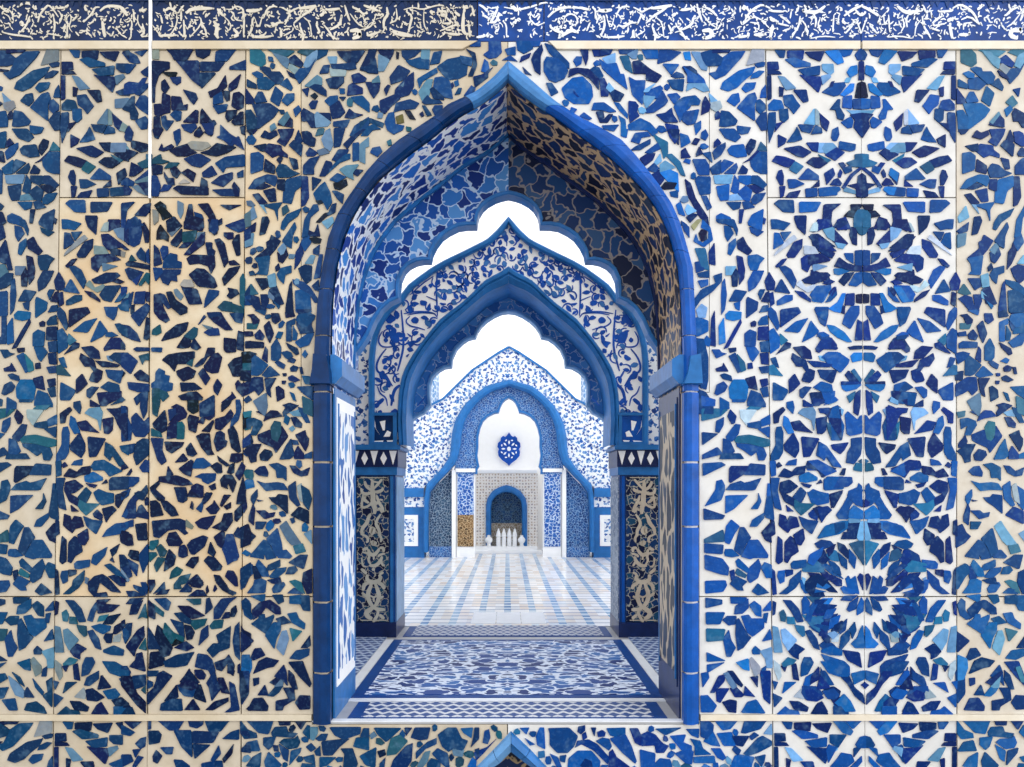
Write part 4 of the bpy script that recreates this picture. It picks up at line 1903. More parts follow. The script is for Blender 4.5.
# ------------------------------------------------------------------ mesh helpers
def link(name,me,mat,parent=None,loc=(0,0,0),smooth=False):
    o=bpy.data.objects.new(name,me); C.objects.link(o); o.location=loc
    for m in (mat if isinstance(mat,(list,tuple)) else [mat]): me.materials.append(m)
    if parent is not None: o.parent=parent
    if smooth:
        for p in me.polygons: p.use_smooth=True
    return o
class MB:
    """collects faces in world coordinates; UV in metres (u across from the axis, v up or along) by default x,z"""
    def __init__(s): s.v=[]; s.f=[]; s.uv=[]; s.col=[]; s.mi=[]
    def face(s,pts,uvs=None,col=None,mi=0):
        b=len(s.v); s.v+=[tuple(p) for p in pts]; s.f.append(list(range(b,b+len(pts))))
        s.uv.append(uvs if uvs else [(p[0],p[2]) for p in pts]); s.mi.append(mi)
        s.col+=[col]*len(pts)
    def prism(s,poly,y0,y1,col=None,back=True,mi=0,tilt=None,inset=0):
        """poly: list of (x,z); front face at y0 (towards the viewer), back at y1"""
        a=sum(poly[i][0]*poly[(i+1)%len(poly)][1]-poly[(i+1)%len(poly)][0]*poly[i][1] for i in range(len(poly)))
        if a<0: poly=poly[::-1]
        n=len(poly)
        fr=poly
        if inset:
            cx=sum(p[0] for p in poly)/n; cz=sum(p[1] for p in poly)/n
            fr=[]
            for x,z in poly:
                d=math.hypot(x-cx,z-cz) or 1; k=max(0,1-inset/d); fr.append((cx+(x-cx)*k,cz+(z-cz)*k))
        if tilt:
            cx=sum(p[0] for p in poly)/n; cz=sum(p[1] for p in poly)/n
            yf=[y0+tilt[0]*(x-cx)+tilt[1]*(z-cz) for x,z in fr]
        else: yf=[y0]*n
        b=len(s.v)
        s.v+=[(fr[i][0],yf[i],fr[i][1]) for i in range(n)]+[(x,y1,z) for x,z in poly]
        s.col+=[col]*(2*n)
        for tri in tessellate_polygon([[Vector((x,z,0)) for x,z in fr]]):
            t=list(tri)
            ar=(fr[t[1]][0]-fr[t[0]][0])*(fr[t[2]][1]-fr[t[0]][1])-(fr[t[2]][0]-fr[t[0]][0])*(fr[t[1]][1]-fr[t[0]][1])
            if ar<0: t=t[::-1]
            s.f.append([b+i for i in t]); s.uv.append([fr[i] for i in t]); s.mi.append(mi)
            if back:
                s.f.append([b+n+i for i in t[::-1]]); s.uv.append([poly[i] for i in t[::-1]]); s.mi.append(mi)
        for i in range(n):
            j=(i+1)%n
            s.f.append([b+i,b+n+i,b+n+j,b+j]); s.mi.append(mi)
            L=0
            s.uv.append([(poly[i][0],poly[i][1]),(poly[i][0]+(y1-y0),poly[i][1]),(poly[j][0]+(y1-y0),poly[j][1]),(poly[j][0],poly[j][1])])
    def box(s,x0,x1,y0,y1,z0,z1,col=None,mi=0):
        P=[(x0,y0,z0),(x1,y0,z0),(x1,y1,z0),(x0,y1,z0),(x0,y0,z1),(x1,y0,z1),(x1,y1,z1),(x0,y1,z1)]
        for q,ax in (((0,1,5,4),'y'),((1,2,6,5),'x'),((2,3,7,6),'y'),((3,0,4,7),'x'),((4,5,6,7),'z'),((3,2,1,0),'z')):
            pts=[P[i] for i in q]
            uv=[(p[0],p[2]) if ax=='y' else (p[1],p[2]) if ax=='x' else (p[0],p[1]) for p in pts]
            s.face(pts,uv,col,mi)
    def slab_chamfer(s,x0,x1,y0,y1,z0,z1,c):
        s.prism([(x0,z0),(x1,z0),(x1,z1-c),(x1-c,z1),(x0+c,z1),(x0,z1-c)],y0,y1)
    def grid(s,rows,uvrows=None,flip=False,mi=0):
        for a in range(len(rows)-1):
            for b in range(len(rows[a])-1):
                pts=[rows[a][b],rows[a][b+1],rows[a+1][b+1],rows[a+1][b]]
                uv=[uvrows[a][b],uvrows[a][b+1],uvrows[a+1][b+1],uvrows[a+1][b]] if uvrows else None
                if flip: pts=pts[::-1]; uv=uv[::-1] if uv else None
                s.face(pts,uv,None,mi)
    def lathe(s,cx,cy,prof,seg=20):
        rows=[]
        for r,z in prof: rows.append([(cx+r*math.cos(2*math.pi*k/seg),cy+r*math.sin(2*math.pi*k/seg),z) for k in range(seg+1)])
        s.grid(rows,[[(k/seg*2,prof[i][1]) for k in range(seg+1)] for i in range(len(prof))],flip=False)
    def build(s,name,mat,parent=None,base=None,smooth=False,weld=True):
        """base: world location of the object's origin (parents are unrotated, so parent offsets are subtracted)"""
        off=Vector((0,0,0))
        pl=Vector((0,0,0)); p=parent
        while p is not None: pl+=Vector(p.location); p=p.parent
        if base is None:
            base=pl if parent is not None else Vector((sum(v[0] for v in s.v)/len(s.v),sum(v[1] for v in s.v)/len(s.v),min(v[2] for v in s.v)))
        base=Vector(base)
        me=bpy.data.meshes.new(name)
        me.from_pydata([(v[0]-base[0],v[1]-base[1],v[2]-base[2]) for v in s.v],[],s.f)
        ul=me.uv_layers.new(name='UVMap')
        i=0
        for u in s.uv:
            for q in u: ul.data[i].uv=q; i+=1
        if any(c is not None for c in s.col):
            ca=me.color_attributes.new('Col','FLOAT_COLOR','POINT')
            for k,c in enumerate(s.col): ca.data[k].color=c if c else (1,1,1,1)
        for k,p_ in enumerate(me.polygons): p_.material_index=s.mi[k]
        if weld:
            bm=bmesh.new(); bm.from_mesh(me); bmesh.ops.remove_doubles(bm,verts=bm.verts,dist=1e-5); bm.to_mesh(me); bm.free()
        me.update()
        return link(name,me,mat,parent,base-pl,smooth)
def thing(name,label,cat,loc,group=None):
    o=bpy.data.objects.new(name,None); C.objects.link(o); o.location=loc; o.empty_display_size=.1
    o['label']=label; o['category']=cat; o['kind']='thing'
    if group: o['group']=group
    return o
def tag(o,label,cat,group=None):
    o['label']=label; o['category']=cat; o['kind']='thing'
    if group: o['group']=group
    return o
def struct(o,label=None):
    o['kind']='structure'
    if label: o['label']=label
    return o
def inside(p,poly):
    x,y=p; r=False; n=len(poly)
    for i in range(n):
        x0,y0=poly[i]; x1,y1=poly[(i+1)%n]
        if (y0>y)!=(y1>y) and x<(x1-x0)*(y-y0)/(y1-y0)+x0: r=not r
    return r
def cen(p): return (sum(q[0] for q in p)/len(p),sum(q[1] for q in p)/len(p))
def chaikin(p,k=.2,closed=True):
    o=[]; n=len(p)
    if closed:
        for i in range(n):
            a=p[i]; b=p[(i+1)%n]
            o.append((a[0]+(b[0]-a[0])*k,a[1]+(b[1]-a[1])*k)); o.append((b[0]-(b[0]-a[0])*k,b[1]-(b[1]-a[1])*k))
        return o
    o=[p[0]]
    for i in range(n-1):
        a=p[i]; b=p[i+1]
        o.append((a[0]+(b[0]-a[0])*.25,a[1]+(b[1]-a[1])*.25)); o.append((b[0]-(b[0]-a[0])*.25,b[1]-(b[1]-a[1])*.25))
    return o+[p[-1]]
def ribbon(p,w,taper=True,smooth=1):
    """polygon of a brush stroke along p of width w"""
    for _ in range(smooth): p=chaikin(p,closed=False)
    n=len(p); L=[]; R=[]
    for i in range(n):
        a=p[max(0,i-1)]; b=p[min(n-1,i+1)]
        dx,dy=b[0]-a[0],b[1]-a[1]; d=math.hypot(dx,dy) or 1
        t=i/(n-1); k=w/2*((.35+.65*math.sin(math.pi*min(1,max(0,t*.9+.05)))) if taper else 1)
        L.append((p[i][0]-dy/d*k,p[i][1]+dx/d*k)); R.append((p[i][0]+dy/d*k,p[i][1]-dx/d*k))
    return L,R
def add_ribbon(mb,p,w,d,y0,y1,taper=True,smooth=1,px=True):
    L,R=ribbon(p,w,taper,smooth)
    if px: L=[W(x,y,d) for x,y in L]; R=[W(x,y,d) for x,y in R]
    if len(L)>1:
        a=[(x,y0,z) for x,z in L]; b=[(x,y0,z) for x,z in R]
        # orient towards -y
        for i in range(len(L)-1):
            q=[a[i],b[i],b[i+1],a[i+1]]
            ar=sum(q[k][0]*q[(k+1)%4][2]-q[(k+1)%4][0]*q[k][2] for k in range(4))
            mb.face(q if ar>0 else q[::-1])
        for S in (a,b):
            for i in range(len(S)-1):
                mb.face([S[i],S[i+1],(S[i+1][0],y1,S[i+1][2]),(S[i][0],y1,S[i][2])])
def leaf(x,y,l,w,a):
    pts=[(-.5,0),(-.25,.34),(.05,.5),(.3,.34),(.5,0),(.28,-.3),(.05,-.42),(-.22,-.3)]
    c,s_=math.cos(a),math.sin(a)
    return [(x+px*l*c-py*w*s_,y+px*l*s_+py*w*c) for px,py in pts]
def mirror(p,ax): return [(2*ax-x,y) for x,y in p]

# ------------------------------------------------------------------ the front wall
def s1(y): return 60.6-(y-80)*.0112
def s2(y): return 150.5-(y-80)*.005
def s3(y): return 245.6-(y-80)*.007
def r1(y): return 766+(y-80)*.0105
def rax(y): return 861+(y-80)*.006
def r3(y): return 2*rax(y)-r1(y)
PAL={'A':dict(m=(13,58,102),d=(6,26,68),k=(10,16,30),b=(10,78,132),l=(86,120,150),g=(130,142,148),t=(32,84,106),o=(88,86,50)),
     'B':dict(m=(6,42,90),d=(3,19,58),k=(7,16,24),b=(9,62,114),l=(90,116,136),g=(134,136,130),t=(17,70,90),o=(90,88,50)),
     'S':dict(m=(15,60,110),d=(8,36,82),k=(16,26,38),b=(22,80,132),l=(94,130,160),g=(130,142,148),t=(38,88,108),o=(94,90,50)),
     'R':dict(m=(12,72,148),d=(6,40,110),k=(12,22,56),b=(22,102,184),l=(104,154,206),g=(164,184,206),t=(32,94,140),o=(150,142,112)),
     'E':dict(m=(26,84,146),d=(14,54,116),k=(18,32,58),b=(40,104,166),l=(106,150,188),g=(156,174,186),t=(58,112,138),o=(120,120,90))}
chips=[]      # (polygon in photograph coordinates on the wall face, colour)
def parse(key):
    ox,oy=TR[key][0]
    out=[]
    for c,v in TR[key][1]:
        out.append((c,[(ox+v[i]/8.0,oy+v[i+1]/8.0) for i in range(0,len(v)-1,2)],0 in v[0::2]))
    return out
def colour(pal,c):
    b=PAL[pal][c]; k=random.uniform(.8,1.16); h=random.uniform(-5,7)
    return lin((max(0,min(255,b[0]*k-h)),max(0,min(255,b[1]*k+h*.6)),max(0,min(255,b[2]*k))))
def put(pal,c,p): chips.append((p,pal,c))
for r in range(1,9):
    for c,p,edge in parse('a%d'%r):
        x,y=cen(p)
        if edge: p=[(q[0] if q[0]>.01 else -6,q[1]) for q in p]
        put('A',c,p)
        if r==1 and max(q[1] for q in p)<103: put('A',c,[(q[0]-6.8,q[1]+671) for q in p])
        # the same cartoon was used again right of the arch, and turned over about its axis
        def right(q,dy=0):
            yy=q[1]+dy
            if q[0]<s1(q[1]): return (r1(yy)+(q[0]-s1(q[1])),yy)
            return (r1(yy)+(q[0]-s1(q[1])),yy)
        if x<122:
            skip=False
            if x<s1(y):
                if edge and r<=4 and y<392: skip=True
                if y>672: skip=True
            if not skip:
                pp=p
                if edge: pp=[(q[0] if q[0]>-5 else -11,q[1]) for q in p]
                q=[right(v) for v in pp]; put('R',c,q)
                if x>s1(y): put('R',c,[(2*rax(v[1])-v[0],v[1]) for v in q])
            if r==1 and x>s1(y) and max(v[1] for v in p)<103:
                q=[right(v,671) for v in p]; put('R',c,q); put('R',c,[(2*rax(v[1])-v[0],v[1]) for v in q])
    for c,p,edge in parse('b%d'%r): put('B',c,p)
    for c,p,edge in parse('c%d'%r):
        x,y=cen(p); put('S' if (x>290 and y<390) else 'A',c,p)
        if s3(y)<x<312: put('E',c,[(r3(q[1])+(q[0]-s3(q[1])),q[1]) for q in p])
    if True:
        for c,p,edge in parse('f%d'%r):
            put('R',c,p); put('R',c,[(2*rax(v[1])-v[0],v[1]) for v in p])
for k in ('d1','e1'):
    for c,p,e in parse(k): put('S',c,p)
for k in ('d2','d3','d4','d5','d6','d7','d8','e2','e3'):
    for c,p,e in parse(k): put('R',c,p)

RO_L=[(313,724),(313,640),(313,560),(313,480),(313,392),(314,350),(317,305),(322,268),(328,238),(337,215),(349,196),(366,172),(380,156),(397,141),(412,131),(435,116),(447,105),(476,92),(494,77),(508,61)]
RI_L=[(331,724),(331,640),(331,560),(331,480),(331,392),(330,350),(331,305),(335,268),(342,240),(351,217),(361,200),(378,178),(394,165),(411,151),(432,136),(446,124),(460,114),(482,102),(495,92),(508,80)]
RO_R=[(699,724),(699,640),(699,560),(699,480),(699,392),(697,350),(695,305),(693,268),(687,246),(680,222),(672,204),(660,186),(648,170),(635,154),(622,140),(603,129),(579,117),(556,102),(530,79),(508,61)]
RI_R=[(683,724),(683,640),(683,560),(683,480),(683,392),(683,350),(682,305),(679,268),(672,240),(664,219),(655,203),(641,185),(627,171),(611,156),(592,142),(576,131),(558,117),(537,104),(521,92),(508,80)]
NO_L=[(470,775),(476,767),(493,750),(511,731)]; NO_R=[(553,775),(547,767),(530,749),(511,731)]   # crown of the arch below
NI_L=[(484,775),(490,770),(500,763),(511,752)]; NI_R=[(538,775),(532,768),(521,760),(511,752)]

# thick masonry behind the tiles, left and right half
def masonry(name,side,label):
    RI=RI_L if side<0 else RI_R
    xo=-330 if side<0 else 1350
    NI=NI_L if side<0 else NI_R
    up=[(508,-60)]+[(508,80)]+RI[::-1][1:]
    poly=[W(*p,D0) for p in up]
    poly+=[(W(508,0,D0)[0],-.014)]
    poly+=[W(511,752,D0)]+[W(*p,D0) for p in NI[::-1][1:]]+[W(NI[0][0],860,D0)]
    poly+=[W(xo,860,D0),W(xo,-60,D0)]
    m=MB(); m.prism(poly,D0+.035,DR)
    o=m.build(name,M['seam' if side<0 else 'seam_right'],base=(W(xo,0,D0)[0],D0+.5,W(0,860,D0)[1]))
    return struct(o,label)
wl=masonry('wall_front_left',-1,'thick masonry behind the tiles left of the archway')
wr=masonry('wall_front_right',1,'thick masonry behind the tiles right of the archway')

def q(x,y): return (x,y)
def band(fa,fb,ya,yb,n=4):
    ys=[ya+(yb-ya)*i/n for i in range(n+1)]
    return [(fa(y),y) for y in ys]+[(fb(y),y) for y in ys[::-1]]
K=lambda v:(lambda y:v)
sp_l=[(301.5,50.5),(507.6,50.5)]+[p for p in RO_L[::-1] if p[1]>61][0:14]+[(313,388),(301.5,388)]
sp_l=[(301.5,50.5),(463,50.5),(478,42),(507.6,42),(507.6,61)]+[p for p in RO_L[::-1][1:] if p[1]<393]+[(301.5,392)]
sp_r=[(508.4,42),(548,42),(556,50.5),(709,50.5),(709,392)]+[p for p in RO_R if p[1]<393]
s3up=[(s3(50.5)+.6,50.5),(300.7,50.5),(300.7,392.6),(312.6,392.6),(312.6,596),(s3(596)+.6,596)]
s1rup=[(709.7,50.5),(r1(50.5)-.6,50.5),(r1(596)-.6,596),(699.5,596),(699.5,392.6),(709.7,392.6)]
bot_l=[(s3(722)+.6,720.5),(312,720.5),(312,724.6),(507,724.6),(507,735)]+NO_L[::-1]+[(470,790),(s3(722)+.6,790)]
bot_r=[(508,724.6),(699.5,724.6),(699.5,720.5),(r1(722)-.6,720.5),(r1(722)-.6,790),(553,790)]+NO_R+[(508,735)]
def sh(f,d): return lambda y:f(y)+d
FL='left of the archway'; FR='right of the archway'
PANELS=[ # name, polygon, grout, label
 (band(K(-12),sh(s1,-.6),50.5,596),'grout_left','tall mosaic tile panel at the far left edge of the wall'),
 (band(K(-12),sh(s1,-.6),597.2,714),'grout_left','low mosaic panel at the far left, with white glints on its blue chips'),
 (band(K(-12),sh(s1,-.6),720.5,790),'grout_left','bottom left corner mosaic panel under the cream fillet'),
 (band(sh(s1,.6),sh(s3,-.6),50.5,197),'grout_left','dark mosaic panel with two cream X straps, top left of the archway'),
 (band(sh(s1,.6),sh(s3,-.6),198.2,596),'grout_warm','tall dark mosaic panel with two stained blue rosettes, left of the archway'),
 (band(sh(s1,.6),sh(s3,-.6),597.2,714),'grout_left','mosaic panel with the lower half of a starry rosette, left of the archway'),
 (band(sh(s1,.6),sh(s3,-.6),720.5,790),'grout_left','bottom mosaic panel with cream V straps, below the starry rosette on the left'),
 (s3up,'grout_warm','narrow cream mosaic strip with small dark chips beside the left jamb'),
 (band(sh(s3,.6),K(312.6),597.2,714),'grout_left','low mosaic panel directly beside the foot of the left jamb'),
 (sp_l,'grout_left','mosaic spandrel left of the arch point with a grey-blue flower'),
 (sp_r,'grout_right','bright mosaic spandrel right of the arch point with two blue flowers'),
 (s1rup,'grout_right','tall narrow bright mosaic strip beside the right jamb, with a round blue chip'),
 (band(K(699.5),sh(r1,-.6),597.2,714),'grout_right','low bright mosaic panel directly beside the foot of the right jamb'),
 (band(sh(r1,.6),sh(r3,-.6),50.5,197),'grout_right','bright mirrored mosaic panel with a dark lantern shape, top right of the archway'),
 (band(sh(r1,.6),sh(r3,-.6),198.2,596),'grout_right','tall bright mirrored mosaic panel with two oval rosettes, right of the archway'),
 (band(sh(r1,.6),sh(r3,-.6),597.2,714),'grout_right','bright mirrored mosaic panel with half a starry rosette, right of the archway'),
 (band(sh(r1,.6),sh(r3,-.6),720.5,790),'grout_right','bottom mirrored mosaic panel with white V straps on the right'),
 (band(sh(r3,.6),K(1040),50.5,596),'grout_edge','tall greyish mosaic strip at the far right edge of the wall'),
 (band(sh(r3,.6),K(1040),597.2,714),'grout_edge','low greyish mosaic panel at the far right edge, above the fillet'),
 (band(sh(r3,.6),K(1040),720.5,790),'grout_edge','bottom right corner mosaic panel under the pale fillet'),
 (bot_l,'grout_left','mosaic strip under the sill, left of the lower arch point'),
 (bot_r,'grout_right','mosaic strip under the sill, right of the lower arch point'),
]
ROS=[(151,268,29),(149,387,24),(148,597,26),(861.8,266,30),(862.6,386,24),(864,597,25),(435,92,16),(577,91,17),(553,71,12)]
bucket=[[] for _ in PANELS]
for p,pal,c in chips:
    x,y=cen(p)
    for i,(poly,g,l) in enumerate(PANELS):
        if inside((x,y),poly): bucket[i].append((p,pal,c)); break
rs=random.Random(3)
def segd(px,py,a,b):
    dx,dy=b[0]-a[0],b[1]-a[1]; t=max(0,min(1,((px-a[0])*dx+(py-a[1])*dy)/((dx*dx+dy*dy) or 1)))
    return math.hypot(px-a[0]-t*dx,py-a[1]-t*dy)
for i,pal in ((9,'S'),(10,'R'),(20,'A'),(21,'R'),(7,'A')):
    poly=PANELS[i][0]; xs=[p[0] for p in poly]; ys=[p[1] for p in poly]
    polys=[b[0] for b in bucket[i]]
    for _ in range(1500):
        x=rs.uniform(min(xs),max(xs)); y=rs.uniform(min(ys),min(775,max(ys)))
        if not inside((x,y),poly): continue
        d=min(segd(x,y,poly[k-1],poly[k]) for k in range(len(poly)))-1.0
        if d<1.6: continue
        if any(inside((x,y),q_) for q_ in polys if abs(q_[0][0]-x)<40 and abs(q_[0][1]-y)<40): continue
        for q_ in polys:
            if abs(q_[0][0]-x)>45 or abs(q_[0][1]-y)>45: continue
            for k in range(len(q_)): d=min(d,segd(x,y,q_[k-1],q_[k])-1.5)
            if d<1.6: break
        if d<1.6: continue
        if y<58 and (430<x<480 or 560<x<590): continue
        if d<2.2: continue
        d=min(d,9); n=rs.randint(4,6); a0=rs.uniform(0,6.28); el=rs.uniform(1.1,1.6); an=rs.uniform(0,3.14)
        pts=[]
        for k in range(n):
            a=a0+6.283*k/n+rs.uniform(-.25,.25); r=d*rs.uniform(.85,1.15)
            u,v=r*el*math.cos(a),r*math.sin(a)
            pts.append((x+u*math.cos(an)-v*math.sin(an),y+u*math.sin(an)+v*math.cos(an)))
        bucket[i].append((pts,pal,rs.choice('mmdmbltm'))); polys.append(pts)
def grow(p,r):
    a=sum(p[i][0]*p[(i+1)%len(p)][1]-p[(i+1)%len(p)][0]*p[i][1] for i in range(len(p)))
    if a<0: p=p[::-1]
    n=len(p); o=[]
    for i in range(n):
        a,b,c=p[i-1],p[i],p[(i+1)%n]
        d1=math.hypot(b[0]-a[0],b[1]-a[1]) or 1; d2=math.hypot(c[0]-b[0],c[1]-b[1]) or 1
        n1=((b[1]-a[1])/d1,-(b[0]-a[0])/d1); n2=((c[1]-b[1])/d2,-(c[0]-b[0])/d2)
        mx,my=n1[0]+n2[0],n1[1]+n2[1]; q=mx*mx+my*my
        if q<.4: mx,my=n1; q=2
        k=min(1.5,2/q*1.0)
        o.append((b[0]+mx*r*k*.75,b[1]+my*r*k*.75))
    return o
def chip_prism(mb,p,pal,c,k):
    p=chaikin(grow(p,.85),.07)
    w=[W(x,y,D0) for x,y in p]
    mb.prism(w,D0-.006-rs.uniform(0,.004),D0+.004,colour(pal,c),back=False,tilt=(rs.uniform(-.03,.03),rs.uniform(-.03,.03)),inset=.001)
for i,(poly,g,lab) in enumerate(PANELS):
    pw=[W(x,y,D0) for x,y in poly]
    x0=min(v[0] for v in pw); x1=max(v[0] for v in pw); z0=min(v[1] for v in pw)
    t=thing('mosaic_panel',lab,'tile panel',((x0+x1)/2,D0+.034,z0))
    m=MB()
    if i in (4,5,14,15,16,6,13):
        f=s2 if i<8 else rax; gp=.95 if i in (4,5) else .3
        yy=sorted(set(p[1] for p in poly)); fa=[p for p in poly[:len(poly)//2]]; fb=poly[len(poly)//2:]
        m.prism([W(x,y,D0) for x,y in fa]+[W(f(y)-gp,y,D0) for x,y in fa[::-1]],D0,D0+.034)
        m.prism([W(f(y)+gp,y,D0) for x,y in fb[::-1]]+[W(x,y,D0) for x,y in fb],D0,D0+.034)
    else: m.prism(pw,D0,D0+.034)
    m.build('grout_bed',M[g],t)
    mc=MB(); mr={}
    for p,pal,c in bucket[i]:
        x,y=cen(p); h=None
        for k,(rx,ry,rr) in enumerate(ROS):
            if math.hypot(x-rx,y-ry)<rr: h=k
        chip_prism(mc if h is None else mr.setdefault(h,MB()),p,pal,c,i)
    if mc.v: mc.build('mosaic_chips',M['chip'],t,weld=False)
    for k in mr: mr[k].build('rosette' if k<6 else 'flower',M['chip'],t,weld=False)

# fillets (cream string courses)
def strip(name,poly,mat,lab,out=.016):
    pw=[W(x,y,D0) for x,y in poly]; m=MB(); m.prism(pw,D0-out,D0+.034,inset=.004)
    return struct(m.build(name,M[mat]),lab)
strip('trim_1',[(-12,42),(150,42),(150,50),(-12,50)],'fillet','cream fillet under the frieze at the left')
strip('trim_2',[(152.5,42),(478,42),(463,50),(152.5,50)],'fillet','cream fillet under the frieze, left of the arch point')
strip('trim_3',[(548,42),(860,42),(860,50),(556,50)],'fillet_right','pale fillet under the frieze, right of the arch point')
strip('trim_4',[(861,42),(1040,42),(1040,50),(861,50)],'fillet_right','pale fillet under the frieze at the far right')
strip('trim_5',[(-12,714.3),(312.4,714.3),(312.4,720.2),(-12,720.2)],'fillet','cream fillet low on the wall left of the sill')
strip('trim_6',[(699.6,714.3),(1040,714.3),(1040,720.2),(699.6,720.2)],'fillet_right','pale fillet low on the wall right of the sill')
strip('trim_7',[(149.6,-12),(152.4,-12),(151.6,199),(149.2,199)],'white','thin white upright strip at the top left',.012)

# frieze
def frieze(x0,x1,mat,wmat,lab,keys,dark):
    pw=[W(x,y,D0) for x,y in ((x0,-12),(x1,-12),(x1,41.3),(x0,41.3))]
    t=thing('frieze_panel',lab,'frieze',((pw[0][0]+pw[1][0])/2,D0+.034,pw[2][1]))
    m=MB(); m.prism(pw,D0,D0+.034); m.build('glazed_ground',M[mat],t)
    mw=MB()
    for pts,w in keys:
        pts=[(x,y) for x,y in pts]
        if not(x0-3<cen(pts)[0]<x1+3): continue
        yy=D0-.003-rs.uniform(0,.002)
        add_ribbon(mw,pts,w*.74,D0,yy,D0+.002)
        for _ in range(2):
            a=rs.choice(pts); ang=rs.uniform(0,6.28); l=rs.uniform(1.5,4)
            b=(a[0]+math.cos(ang)*l*.6,a[1]-abs(math.sin(ang))*l)
            if 4<b[1]<39: add_ribbon(mw,[a,((a[0]+b[0])/2+.4,(a[1]+b[1])/2),b],w*.55,D0,yy-.0002,D0+.002)
    for _ in range(int((x1-x0)*41/26)):
        a=rs.uniform(x0+1,x1-1); y=rs.uniform(5,39); ang=rs.uniform(0,6.28); l=rs.uniform(2,5.5); cv=rs.uniform(-1.2,1.2)
        P=[(a,y),(a+math.cos(ang)*l*.5,y+math.sin(ang)*l*.5),(a+math.cos(ang)*l*.5+math.cos(ang+cv)*l*.5,y+math.sin(ang)*l*.5+math.sin(ang+cv)*l*.5)]
        if all(x0<p[0]<x1 and 4<p[1]<40 for p in P): add_ribbon(mw,P,rs.uniform(.7,1.7),D0,D0-.0022-rs.uniform(0,.001),D0+.002)
    mw.build('scroll_ornament',M[wmat],t,weld=False)
    md=MB(); md.prism([W(x,y,D0) for x,y in ((x0,-12),(x1,-12),(x1,1.5),(x0,1.5))],D0-.008,D0+.001)
    for k in range(int((x1-x0)/8)):
        xx=x0+k*8+rs.uniform(0,4); hh=rs.uniform(2,8)
        if xx+5<x1: md.prism([W(xx,1,D0),W(xx+rs.uniform(4,7),1,D0),W(xx+rs.uniform(2,4),1+hh,D0)],D0-.0045,D0+.001)
    md.build('dark_top_edge',M[dark],t,weld=False)
FS=[]
for ox,blk in TR['fr']:
    for v in blk:
        pts=[(ox+v[i]/8.0,v[i+1]/8.0) for i in range(1,len(v)-1,2)]; FS.append((pts,v[0]/8.0,ox))
keys=[(p,w) for p,w,o in FS]
keys+=[([(2*861-x,y) for x,y in p],w) for p,w,o in FS if o==740]
keys+=[([(x+352,y) for x,y in p],w) for p,w,o in FS if o==240]
keys+=[([(x+262,y) for x,y in p],w) for p,w,o in FS if o==464 and cen(p)[0]<490]
keys+=[([(1722-x-352,y) for x,y in p],w) for p,w,o in FS if o==240]
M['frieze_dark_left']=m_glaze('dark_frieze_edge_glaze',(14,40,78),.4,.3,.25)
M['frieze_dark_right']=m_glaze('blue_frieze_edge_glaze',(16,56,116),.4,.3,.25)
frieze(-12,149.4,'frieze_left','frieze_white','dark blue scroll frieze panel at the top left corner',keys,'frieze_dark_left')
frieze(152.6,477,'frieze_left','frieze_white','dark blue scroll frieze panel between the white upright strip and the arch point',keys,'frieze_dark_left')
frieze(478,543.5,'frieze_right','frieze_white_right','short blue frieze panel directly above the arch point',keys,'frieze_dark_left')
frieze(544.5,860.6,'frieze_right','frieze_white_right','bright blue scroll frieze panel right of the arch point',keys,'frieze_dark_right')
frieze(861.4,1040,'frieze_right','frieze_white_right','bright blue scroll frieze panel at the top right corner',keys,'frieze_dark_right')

# ------------------------------------------------------------------ blue border of the archway
def lerp(a,b,t): return (a[0]+(b[0]-a[0])*t,a[1]+(b[1]-a[1])*t)
SEC=[(0,.0),(.08,-.022),(.42,-.045),(.55,-.05),(.86,-.046),(1.0,-.02),(1.0,.06)]
def rim_piece(mb,O,I,a,b,d,sec=SEC,n=8,sx=1.0):
    """a..b: range of (fractional) index along the matched outer and inner outlines"""
    def at(L,t):
        i=min(int(t),len(L)-2); return lerp(L[i],L[i+1],t-i)
    idx=[a+(b-a)*k/n for k in range(n+1)]
    rows=[]
    for t in idx:
        o,i_=at(O,t),at(I,t); r=[]
        for s_,dy in sec:
            x,z=W(*lerp(o,i_,s_),d); r.append((x,d+dy,z))
        rows.append(r)
    uv=[[(t*.2,k*.05) for k in range(len(sec))] for t in idx]
    mb.grid(rows,uv)
    for r in (rows[0],rows[-1]):
        mb.face(r+[(r[-1][0],d+.03,r[-1][2]),(r[0][0],d+.03,r[0][2])])
def rim(RO,RI,cuts,mat,par,name,d,sec=SEC,gap=.012):
    m=MB()
    for a,b in zip(cuts[:-1],cuts[1:]): rim_piece(m,RO,RI,a+gap,b-gap,d,sec)
    o=m.build(name,M[mat],par)
    return o
t=thing('arch_border','blue glazed tile border framing the ogee archway, with stepped imposts','arch border',(0,D0,0))
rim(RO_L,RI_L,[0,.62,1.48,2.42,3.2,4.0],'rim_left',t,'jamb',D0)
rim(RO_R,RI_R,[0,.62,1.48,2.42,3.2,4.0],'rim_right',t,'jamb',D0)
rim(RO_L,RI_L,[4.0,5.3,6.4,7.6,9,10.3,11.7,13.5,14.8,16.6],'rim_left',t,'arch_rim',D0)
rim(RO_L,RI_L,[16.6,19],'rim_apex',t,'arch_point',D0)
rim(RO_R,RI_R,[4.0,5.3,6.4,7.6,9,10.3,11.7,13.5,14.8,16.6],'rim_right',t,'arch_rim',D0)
rim(RO_R,RI_R,[16.6,19],'rim_apex',t,'arch_point',D0)
